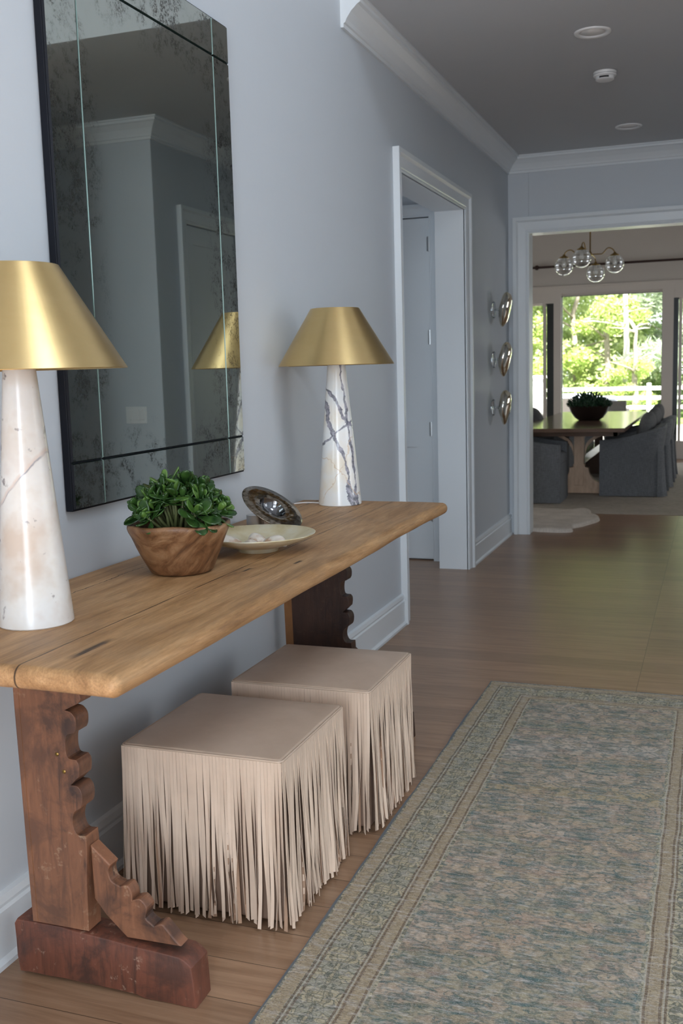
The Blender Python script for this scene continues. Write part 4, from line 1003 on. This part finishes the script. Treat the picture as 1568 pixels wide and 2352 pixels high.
for yb in (11.40, 13.4):
    lg = empty('trestle_leg'); lg.parent = dt; lg.location = Vector((0.235, yb, 0))+o2
    wm = 'lightoak' if yb < 12 else 'darkoak'  # far leg in dark oak: shade under the table put into colour
    bm = B(); box(bm, -0.052, 0.052, -0.05, 0.05, 0.10, 0.66); box(bm, -0.40, 0.40, -0.045, 0.045, 0.655, 0.722); bevel_all(bm, 0.004); obj('post', bm, wm, lg)
    bm = B(); fo = [(-0.30, 0.014), (-0.30, 0.075), (-0.255, 0.10), (-0.24, 0.135)]+[(-0.24+0.14*math.sin(t*math.pi/12), 0.29-0.155*math.cos(t*math.pi/12)) for t in range(0, 7)]+[(-0.062, 0.30), (-0.062, 0.33)]
    fo = fo+[(-x, z) for x, z in reversed(fo)]
    fo[0] = (-0.30, 0.014)
    prism_xz(bm, fo, -0.042, 0.042, 0.004); obj('foot', bm, wm, lg)
    for s in (-1, 1):
        oo = [(s*0.062, 0.42), (s*0.062, 0.50), (s*0.085, 0.55)]; arc = []
        for t in range(0, 9):
            a = t/8*math.pi/2; arc.append((s*(0.062+0.30*(1-math.cos(a))), 0.42+0.235*math.sin(a)))
        arc2 = []
        for t in range(0, 9):
            a = t/8*math.pi/2; arc2.append((s*(0.062+0.21*(1-math.cos(a))+0.0), 0.50+0.155*math.sin(a)))
        bm = B(); prism_xz(bm, arc+list(reversed(arc2)), -0.03, 0.03); obj('arched_brace', bm, wm, lg)
bm = B(); box(bm, 0.19, 0.28, 11.45, 13.35, 0.33, 0.42); obj('stretcher', bm, 'darkoak', dt, loc=o2)  # dark oak here too, standing in for the shade below the top
# chairs: local x = 0 front .. 0.64 back, y 0 .. 0.60
def chair_proto():
    e = empty('slipcovered_chair', label='', cat='dining chair', group='charcoal slipcovered dining chairs')
    D, Wd, th = 0.62, 0.60, 0.075
    def height(x): 
        t = max(0, min(1, x/D)); return 0.595+0.045*t+0.10*t**2.2
    # U-shaped shell, path of the outer edge
    pts = []
    for i in range(9): pts.append((D*0.86*i/8, 0.0))
    for k in range(1, 6):
        a = k/6*math.pi/2; pts.append((D*0.86+0.14*D*math.sin(a), 0.14*D*(1-math.cos(a))))
    for i in range(7): pts.append((D, 0.14*D+(Wd-0.28*D)*i/6))
    q = [(x, Wd-y) for x, y in reversed(pts[:14])]
    path = pts+q
    bm = B(); A = []
    n = len(path)
    for i, (x, y) in enumerate(path):
        p = Vector((x, y)); a = Vector(path[max(i-1, 0)]); c = Vector(path[min(i+1, n-1)]); t = (c-a).normalized(); inn = Vector((-t.y, t.x))
        if i == 0 or i == n-1: pass
        hz = height(x); pin = p+inn*th; flare = 0.045*max(0, (x-0.4)/0.22)
        ring = []
        o_ = -inn*0.008*math.sin(i*1.7)
        for pp_, zz in ((p+o_, 0.006), (p+o_*0.5, 0.2), (p, 0.42), (p-inn*flare, hz-0.02), (p-inn*flare+inn*0.012, hz), (pin-inn*flare-inn*0.012, hz), (pin-inn*flare*0.7, hz-0.02), (pin, 0.42), (pin, 0.10)):
            ring.append(bm.verts.new((pp_.x, pp_.y, zz)))
        A.append(ring)
    for R1, R2 in zip(A[:-1], A[1:]):
        for k in range(len(R1)-1): bm.faces.new([R1[k], R2[k], R2[k+1], R1[k+1]])
    bm.faces.new(A[0]); bm.faces.new(list(reversed(A[-1])))
    bmesh.ops.recalc_face_normals(bm, faces=bm.faces[:])
    obj('slipcover_shell', bm, 'linen', e, 'auto')
    bm = B(); rbox(bm, 0.55, Wd-2*th+0.01, 0.13, 0.04, 3, 5, c=(0.275, Wd/2, 0.44)); obj('seat_cushion', bm, 'linen', e, True)
    bm = B(); box(bm, 0.0, 0.02, th-0.01, Wd-th+0.01, 0.001, 0.40); obj('front_skirt', bm, 'linen', e)
    for yy, s in ((0.0, -1), (Wd, 1)):      # kick pleat flaps at the back corners
        bm = B(); vs = []
        for z, o_ in ((0.50, 0.0), (0.30, 0.012), (0.12, 0.026), (0.004, 0.040)):
            vs.append([bm.verts.new((D-0.03, yy+s*0.004, z)), bm.verts.new((D+0.006+o_*0.6, yy+s*(0.0-0.02)+s*o_*0.2, z)), bm.verts.new((D+0.03+o_, yy-s*0.08, z)), bm.verts.new((D-0.01, yy-s*0.08, z))])
        for P_, Q in zip(vs[:-1], vs[1:]):
            for k in range(4): bm.faces.new([P_[k], P_[(k+1) % 4], Q[(k+1) % 4], Q[k]])
        bm.faces.new(vs[0]); bm.faces.new(vs[-1]); bmesh.ops.recalc_face_normals(bm, faces=bm.faces[:])
        obj('pleat', bm, 'linen', e)
    return e
def dup(root, loc, rz, label):
    r = root.copy(); COL.objects.link(r); r.location = loc; r.rotation_euler = (0, 0, rz); r['label'] = label
    for ch in list(root.children):
        c = ch.copy(); COL.objects.link(c); c.parent = r
    return r
proto = chair_proto()
proto.location = (0.47, 11.17, 0.006); proto['label'] = 'nearest charcoal slipcovered chair on the right side of the dining table, fully seen'
dup(proto, (0.50, 12.02, 0.006), 0.0, 'second charcoal slipcovered chair on the right of the dining table, mostly hidden behind the nearest')
dup(proto, (0.50, 12.92, 0.006), 0.0, 'farthest charcoal slipcovered chair in the right row, next to the sliding door')
c4 = dup(proto, (0.15, 11.10, 0.006), math.pi, 'charcoal slipcovered chair on the left of the dining table, cut by the door jamb')
dup(proto, (-0.12, 11.98, 0.006), math.pi, 'second charcoal slipcovered chair on the left of the dining table, added to block light beneath it')  # extra chair added to keep the background under the table dark
c5 = dup(proto, (-0.12, 13.25, 0.006), math.pi, 'charcoal slipcovered chair farther back on the left of the table, behind the jamb')
dup(proto, (-0.10, 14.36, 0.006), math.pi/2, 'charcoal slipcovered chair at the far head of the dining table, unseen, added to block the bright outdoors').location = (0.26, 14.32, 0.006)  # head chair added so the bright outdoors doesn't show under the table
def pillow(x, y, z, rz, tilt, label, s=1.0):
    def fn(q):
        k = 1-0.55*max(abs(q.y)/0.2, abs(q.z)/0.2)**3; return Vector((q.x*max(0.15, k), q.y, q.z))
    bm = B(); bmesh.ops.create_uvsphere(bm, u_segments=32, v_segments=20, radius=1.0)
    for v in bm.verts:
        c = v.co; f = lambda t: math.copysign(abs(t)**0.7, t)
        v.co = Vector((c.x*0.085, f(c.y)*0.21, f(c.z)*0.185))*s + noise.noise_vector(c*3)*0.006
    o = obj('throw_pillow', bm, 'pillow', smooth=True); o.location = (x, y, z); o.rotation_euler = (0, tilt, rz); props(o, label, 'cushion', 'grey pillows on the dining chairs')
pillow(0.925, 11.47, 0.705, 0.0, 0.28, 'grey throw pillow leaning in the nearest right-hand dining chair')
pillow(0.94, 12.32, 0.715, 0.0, 0.25, 'grey throw pillow in the second right-hand dining chair')
pillow(0.93, 13.22, 0.72, 0.0, 0.25, 'grey throw pillow in the farthest right-hand dining chair')
pillow(-0.40, 12.42, 0.73, 0.0, -0.35, 'grey throw pillow at the left of the table beside the door jamb')
# bowl of greenery on the dining table
e = empty('table_planter', (0.245, 12.2, 0.762), label='dark round bowl of dense greenery on the dining table', cat='planter')
bm = B(); lathe(bm, [(0, 0), (0.13, 0), (0.18, 0.03), (0.225, 0.09), (0.258, 0.165), (0.262, 0.172), (0.252, 0.172), (0.235, 0.15), (0.0, 0.14)], 48); obj('bowl', bm, 'blackbowl', e, 'auto')
bm = B(); rnd = random.Random(21)
for i in range(900):
    a = rnd.uniform(0, 6.28); r = math.sqrt(rnd.random())*0.265; z = 0.15+rnd.uniform(0.0, 1)*0.16*(1-(r/0.30)**2.2)
    p = Vector((r*math.cos(a), r*math.sin(a), z)); d = Vector((math.cos(a)*r*3+rnd.uniform(-.5, .5), math.sin(a)*r*3+rnd.uniform(-.5, .5), rnd.uniform(0.1, 1)))
    leaf_into(bm, p, d, Vector((0, 0, 1)), rnd.uniform(0.035, 0.06), 0.028, 0.0015)
obj('foliage', bm, 'darkleaf', e, True); e.scale = (0.9, 0.9, 0.97)
# chandelier
ch = empty('chandelier', (0.225, 12.4, 2.66), label='brass chandelier with four ribbed clear glass globes in the dining room', cat='chandelier')
bm = B(); tube(bm, [(0, 0, -0.02), (0, 0, 1.43)], 0.008, 10); lathe(bm, [(0, 1.44), (0.06, 1.44), (0.06, 1.42), (0.012, 1.40)], 24); obj('rod', bm, 'brassdark', ch, True)
bm = B(); lathe(bm, [(0, -0.03), (0.018, -0.02), (0.02, 0.0), (0.012, 0.02), (0, 0.022)], 16); obj('hub', bm, 'brassdark', ch, True)
for gx, gy, gz in ((-0.29, -0.05, -0.13), (-0.06, -0.30, -0.075), (0.03, 0.30, -0.20), (0.27, 0.05, -0.125)):
    Lh = math.hypot(gx, gy); dx, dy = gx/Lh, gy/Lh; pts = []
    zt = gz+0.12
    for k in range(17):
        t = k/16
        if t < 0.35: r_ = Lh*0.45*t/0.35; z = 0.0
        elif t < 0.7: u = (t-0.35)/0.35; r_ = Lh*(0.45+0.30*u); z = (zt+0.07)*(0.5-0.5*math.cos(u*math.pi)) if True else 0
        else: u = (t-0.7)/0.3; r_ = Lh*(0.75+0.25*math.sin(u*math.pi/2)); z = (zt+0.07)-0.07*(1-math.cos(u*math.pi/2))*1.0
        pts.append((dx*r_, dy*r_, z-0.01))
    pts.append((gx, gy, gz+0.10))
    bm = B(); tube(bm, pts, 0.0065, 8); am = obj('arm', bm, 'brassdark', ch, True)
    bm = B(); lathe(bm, [(0.0, 0.135), (0.012, 0.13), (0.018, 0.118), (0.040, 0.106), (0.056, 0.096), (0.054, 0.092), (0.0, 0.092)], 24, c=(gx, gy, gz)); obj('fitter_cap', bm, 'brassdark', am, True)
    bm = B(); lathe(bm, [(0.045, 0.092)]+[(0.105*math.sin(math.radians(t)), 0.105*math.cos(math.radians(t))) for t in range(30, 181, 8)]+[(0.0, -0.105)], 36); g_ = obj('glass_globe', bm, 'globe', am, True); g_.location = (gx, gy, gz)
    bm = B(); lathe(bm, [(0, 0.09), (0.014, 0.088), (0.014, 0.055), (0.022, 0.03), (0.026, 0.008), (0.018, -0.012), (0, -0.018)], 18, c=(gx, gy, gz)); obj('bulb', bm, 'lens', am, True)
# curtain rod
rod = empty('curtain_rod', (0.3, YD-0.10, 2.82), label='long dark bronze curtain rod above the dining room glass doors', cat='curtain rod')
bm = B(); tube(bm, [(-1.95, 0, 0.0), (2.6, 0, 0.0)], 0.017, 12); obj('pole', bm, 'mount', rod, True)
for x in (-1.20, 1.6):
    bm = B(); bmesh.ops.create_uvsphere(bm, u_segments=16, v_segments=10, radius=0.035, matrix=Matrix.Translation((x, 0, 0))); tube(bm, [(x, 0, 0), (x, 0.10, 0)], 0.014, 10); lathe(bm, [(0, 0), (0.04, 0), (0.04, 0.01), (0, 0.01)], 20, c=(x, 0.0, -0.0)); obj('bracket', bm, 'mount', rod, True)
# sliding glass doors
def slider(name, x0, x1, z0, z1, fw, fm, handle=None, y=YD+0.08):
    bm = B(); rect_ring(bm, 'y', y, y+0.045, x0, x1, z0, z1, fw); o = obj(name, bm, fm); o['kind'] = 'structure'
    bm = B(); box(bm, x0+fw, x1-fw, y+0.018, y+0.026, z0+fw, z1-fw); obj('glass_pane', bm, 'pane', o)
    if handle:
        bm = B(); box(bm, handle-0.015, handle+0.015, y-0.03, y, 0.98, 1.12); bevel_all(bm, 0.003); obj('door_handle', bm, 'black', o)
slider('door_4', -1.9, -0.66, 0.03, 2.33, 0.05, 'warmtrim', -0.80)
slider('door_6', 1.02, 2.3, 0.03, 2.33, 0.05, 'warmtrim', 1.13)
for nm, a, c in (('door_4', -0.775, -0.662), ('door_6', 1.022, 1.09)):
    bm = B(); box(bm, a, c, YD+0.03, YD+0.13, 0.26, 2.30); q_ = obj('dark_stile', bm, 'darkframe', bpy.data.objects[nm])
bm = B(); box(bm, -0.83, -0.785, YD+0.02, YD+0.07, 0.0, 2.30); box(bm, 1.10, 1.14, YD+0.02, YD+0.07, 0.0, 2.3); box(bm, 1.02, 2.3, YD-0.01, YD+0.07, 0.0, 0.26); box(bm, -1.9, -0.66, YD-0.01, YD+0.07, 0.0, 0.26); struct('trim_10', bm, 'warmtrim')
bm = B(); rect_ring(bm, 'y', YD+0.04, YD+0.09, -0.56, 0.875, 0.0, 2.40, 0.012); o = obj('window_4', bm, 'darkframe'); o['kind'] = 'structure'
bm = B(); box(bm, -0.548, 0.863, YD+0.06, YD+0.068, 0.012, 2.388); obj('glass_pane', bm, 'pane', o)
# ------------------------------------------------------------------ outdoors
MT['patio'] = simple('pale_stone_paving', (0.62, 0.60, 0.56), 0.8, var=0.15, vscale=1.5)
MT['grass'] = mk_leaf('lawn_grass', (0.10, 0.17, 0.04), (0.19, 0.28, 0.07), 0.9, 8)
MT['fencewhite'] = simple('white_painted_rail', (0.82, 0.83, 0.82), 0.5)
bm = B(); box(bm, -12, 14, 15.85, 25, -0.3, -0.06); struct('floor_patio', bm, 'patio')
bm = B(); box(bm, -60, 60, 25, 120, -0.6, -0.3); box(bm, -60, -12, 15.85, 25, -0.6, -0.3); box(bm, 14, 60, 15.85, 25, -0.6, -0.3); o = struct('ground', bm, 'grass')
fe = empty('rail_fence', (0, 29.5, -0.3), label='white three-rail fence beyond the patio', cat='fence')
for z in (0.98, 0.72, 0.46):
    bm = B(); box(bm, -9, 9, -0.02, 0.02, z-0.05, z+0.05); bevel_all(bm, 0.006); obj('rail', bm, 'fencewhite', fe)
for x in (-7.2, -4.8, -2.5, -0.12, 2.3, 4.6, 7.0):
    bm = B(); box(bm, x-0.055, x+0.055, -0.07, 0.07, -0.1, 1.12); bevel_all(bm, 0.01); obj('post', bm, 'fencewhite', fe)
def mk_brick():
    m, nt, b = new_mat('white_painted_brick'); g = G(nt); v = g.co(rot=(math.pi/2, 0, 0))
    br = g.n('TexBrick'); br.inputs['Scale'].default_value = 1; br.inputs['Brick Width'].default_value = 0.2; br.inputs['Row Height'].default_value = 0.07; br.inputs['Mortar Size'].default_value = 0.008
    br.inputs['Color1'].default_value = (0.62, 0.63, 0.62, 1); br.inputs['Color2'].default_value = (0.56, 0.57, 0.56, 1); br.inputs['Mortar'].default_value = (0.4, 0.41, 0.4, 1); g.l(v, br.inputs['Vector'])
    g.l(br.outputs[0], b.inputs['Base Color']); b.inputs['Roughness'].default_value = 0.8; g.bump(b, br.outputs[1], 0.5, -0.004); return m
MT['brick'] = mk_brick()
e = empty('outdoor_fireplace', (-2.4, 21.4, -0.06), label='white brick outdoor fireplace block on the patio, at the left edge of the glass', cat='fireplace')
bm = B(); box(bm, -0.7, 0.68, -0.35, 0.35, 0, 0.18); box(bm, -0.7, -0.4, -0.35, 0.35, 0.18, 0.75); box(bm, 0.5, 0.68, -0.35, 0.35, 0.18, 0.75); box(bm, -0.7, 0.68, -0.35, 0.35, 0.75, 1.18); box(bm, -0.4, 0.5, 0.2, 0.35, 0.18, 0.75); obj('brickwork', bm, 'brick', e)
bm = B(); box(bm, -0.74, 0.72, -0.39, 0.39, 1.18, 1.24); bevel_all(bm, 0.008); obj('capstone', bm, 'fencewhite', e)
MT['wicker'] = simple('dark_wicker', (0.05, 0.045, 0.04), 0.7, var=0.3, bump=(80, 0.6, 0.01), vscale=60)
MT['outcush'] = mk_fabric('blue_grey_outdoor_cloth', (0.32, 0.36, 0.42), (0.42, 0.46, 0.52))
def sofa(x, y, rz, label, w=1.5):
    e = empty('outdoor_sofa', (x, y, -0.06), rz, label=label, cat='outdoor seat', group='wicker seats on the patio')
    bm = B(); box(bm, -w/2, w/2, -0.38, 0.38, 0.06, 0.34); box(bm, -w/2, -w/2+0.14, -0.38, 0.38, 0.34, 0.62); box(bm, w/2-0.14, w/2, -0.38, 0.38, 0.34, 0.62); box(bm, -w/2, w/2, -0.40, -0.30, 0.34, 0.78)
    obj('wicker_frame', bm, 'wicker', e)
    bm = B(); rbox(bm, w-0.3, 0.62, 0.14, 0.05, 3, 4, c=(0, 0.05, 0.41)); obj('seat_cushion', bm, 'outcush', e, True)
    bm = B(); rbox(bm, w-0.34, 0.16, 0.42, 0.06, 3, 4, c=(0, -0.22, 0.66)); obj('back_cushion', bm, 'outcush', e, True)
    for sx in (-1, 1):
        for sy in (-1, 1):
            bm = B(); box(bm, sx*(w/2-0.06)-0.03, sx*(w/2-0.06)+0.03, sy*0.33-0.03, sy*0.33+0.03, 0, 0.06); obj('leg', bm, 'wicker', e)
sofa(-0.35, 19.6, 0.0, 'dark wicker outdoor seat behind the dining planter', 0.9)
sofa(-1.15, 21.5, 0.25, 'blue-grey cushioned wicker seat left of the dining planter, outdoors', 1.1)
# trees
def tree_mesh(seed, n, R, H, z0, ls, kind):
    rnd = random.Random(seed); bm = B(); blobs = []
    for i in range(26):
        z = rnd.uniform(z0, H); t = (z-z0)/(H-z0); rr = R*(1-0.75*t if kind == 'cone' else math.sqrt(max(0.05, 1-(2*t-1)**2*0.8)))
        a = rnd.uniform(0, 6.28); q = rr*math.sqrt(rnd.random())*0.85
        blobs.append((Vector((q*math.cos(a), q*math.sin(a), z)), rnd.uniform(0.22, 0.42)*R))
    for i in range(n):
        c, br = rnd.choice(blobs); d = Vector((rnd.gauss(0, 1), rnd.gauss(0, 1), rnd.gauss(0, 1))).normalized(); r_ = br*rnd.random()**0.4
        p = c+Vector((d.x*r_, d.y*r_, d.z*r_*0.7)); p.z = max(p.z, z0*0.5)
        u = Vector((rnd.gauss(0, 1), rnd.gauss(0, 1), rnd.gauss(0, .6))).normalized(); w = u.cross(Vector((rnd.gauss(0, 1), rnd.gauss(0, 1), rnd.gauss(0, 1)))).normalized()
        L = ls*rnd.uniform(0.6, 1.3); wd_ = L*(0.10 if kind == 'cone' else 0.5)
        vs = [bm.verts.new(p), bm.verts.new(p+u*L*0.5+w*wd_*0.5), bm.verts.new(p+u*L), bm.verts.new(p+u*L*0.5-w*wd_*0.5)]
        bm.faces.new(vs)
    return bm
def bark_mesh(seed, H, r, spread, nb=9):
    rnd = random.Random(seed); bm = B()
    pts = [Vector((0.12*noise.noise(Vector((seed, k*0.7, 0)))*k*0.5, 0.1*noise.noise(Vector((seed, k*0.7, 5)))*k*0.5, H*k/8)) for k in range(9)]
    tube(bm, pts, [r*(1-0.09*k) for k in range(9)], 9)
    for i in range(nb):
        k = rnd.uniform(1.5, 7.5); i0 = int(k); b0 = pts[i0].lerp(pts[i0+1], k-i0); a = rnd.uniform(0, 6.28); L = spread*rnd.uniform(0.5, 1)
        d = Vector((math.cos(a), math.sin(a), rnd.uniform(0.1, 0.6))); q = [b0, b0+d*L*0.4+Vector((0, 0, .05)), b0+d*L*0.75+Vector((0, 0, .2*L*0.2)), b0+d*L]
        tube(bm, q, [r*0.35, r*0.25, r*0.16, r*0.06], 6)
    return bm
def leafmat(name, c1, c2):
    m, nt, b = new_mat(name); g = G(nt); v = g.co(); a = g.noise(v, 2.2, 4, 0.7)
    tr = g.n('BsdfTranslucent'); mx = g.n('MixShader'); mx.inputs[0].default_value = 0.4
    c = g.ramp(a, [(0.35, c1), (0.65, c2)]); g.l(c, b.inputs['Base Color']); g.l(c, tr.inputs[0]); b.inputs['Roughness'].default_value = 0.6
    out = nt.nodes['Material Output']; g.l(b.outputs[0], mx.inputs[1]); g.l(tr.outputs[0], mx.inputs[2]); g.l(mx.outputs[0], out.inputs[0]); return m
MT['leafA'] = leafmat('spring_leaves', (0.36, 0.45, 0.17), (0.64, 0.71, 0.42))
MT['leafB'] = leafmat('mid_green_leaves', (0.26, 0.37, 0.15), (0.48, 0.57, 0.30))
MT['leafC'] = leafmat('blue_green_needles', (0.30, 0.38, 0.27), (0.52, 0.58, 0.46))
MT['leafD'] = leafmat('bare_yellow_green_leaves', (0.34, 0.44, 0.12), (0.55, 0.64, 0.26))
MT['bark'] = simple('grey_bark', (0.30, 0.26, 0.22), 0.9, var=0.4, vscale=9)
MT['barksunlit'] = simple('sunlit_trunk_bark', (0.50, 0.48, 0.45), 0.8, var=0.15, vscale=5)  # paler than the grey bark: sunlight on the trunk put into colour
TM = {}
for k, (seed, n, R, H, z0, ls, kind, mt) in {'a': (1, 24000, 2.6, 8.0, 0.3, 0.17, 'round', 'leafA'), 'b': (2, 24000, 2.4, 9.0, 0.3, 0.16, 'round', 'leafB'), 'c': (3, 16000, 2.2, 7.5, 0.6, 0.42, 'cone', 'leafC'), 'd': (4, 10000, 1.6, 4.0, 0.2, 0.14, 'round', 'leafD')}.items():
    me = bpy.data.meshes.new('foliage'); bm = tree_mesh(seed, n, R, H, z0, ls, kind); bm.to_mesh(me); bm.free(); me.materials.append(MT[mt]); TM[k] = me
def tree(k, x, y, s, rz, label, H=6.5, r=0.12, bark='bark', name='leafy_tree', cat='tree', fol=True):
    e = empty(name, (x, y, -0.3), rz, label=label, cat=cat, group='trees beyond the fence')
    if fol:
        f = bpy.data.objects.new('foliage', TM[k]); COL.objects.link(f); f.parent = e; f.scale = (s, s, s)
    obj('trunk', bark_mesh(hash((x, y)) % 97 if False else int(abs(x*7+y*3)) % 97, H*s, r, 1.8*s), bark, e, True)
tree('a', -2.6, 33.5, 1.0, 0.3, 'bright spring-green tree at the left of the woods behind the fence')
tree('d', -1.5, 32.2, 0.9, 1.3, 'low yellow-green bushy tree close behind the fence, left of the pale trunk')
tree('b', 0.3, 38.5, 1.1, 2.1, 'tall mid-green tree at the middle back of the woods')
tree('c', 0.35, 33.0, 0.85, 0.9, 'blue-green pine with needle branches at the right of the window view', name='pine_tree')
tree('a', -4.6, 37.5, 1.2, 2.8, 'large spring-green tree far back at the left of the woods')
tree('b', 2.4, 36.0, 1.1, 4.4, 'mid-green tree seen through the right-hand sliding door')
tree('a', -1.7, 40.5, 1.3, 5.2, 'large spring-green tree at the far back, behind the pale trunk')
tree('d', -4.0, 32.0, 0.8, 3.2, 'low yellow-green bush seen through the left sliding door')
tree('d', 1.9, 32.5, 0.8, 0.4, 'low yellow-green bush at the right behind the fence')
tree('b', -6.8, 35.5, 1.1, 0.1, 'mid-green tree at the left edge of the woods')
tree('d', -0.6, 30.9, 0.45, 1.9, 'low yellow-green shrub at the foot of the pale-trunked tree')
tree('d', -0.93, 31.6, 0.8, 0.7, 'straight tree with a pale sunlit trunk in the middle of the window view', H=11, r=0.10, bark='barksunlit', fol=False, name='pale_trunk_tree')
bpy.context.view_layer.update()
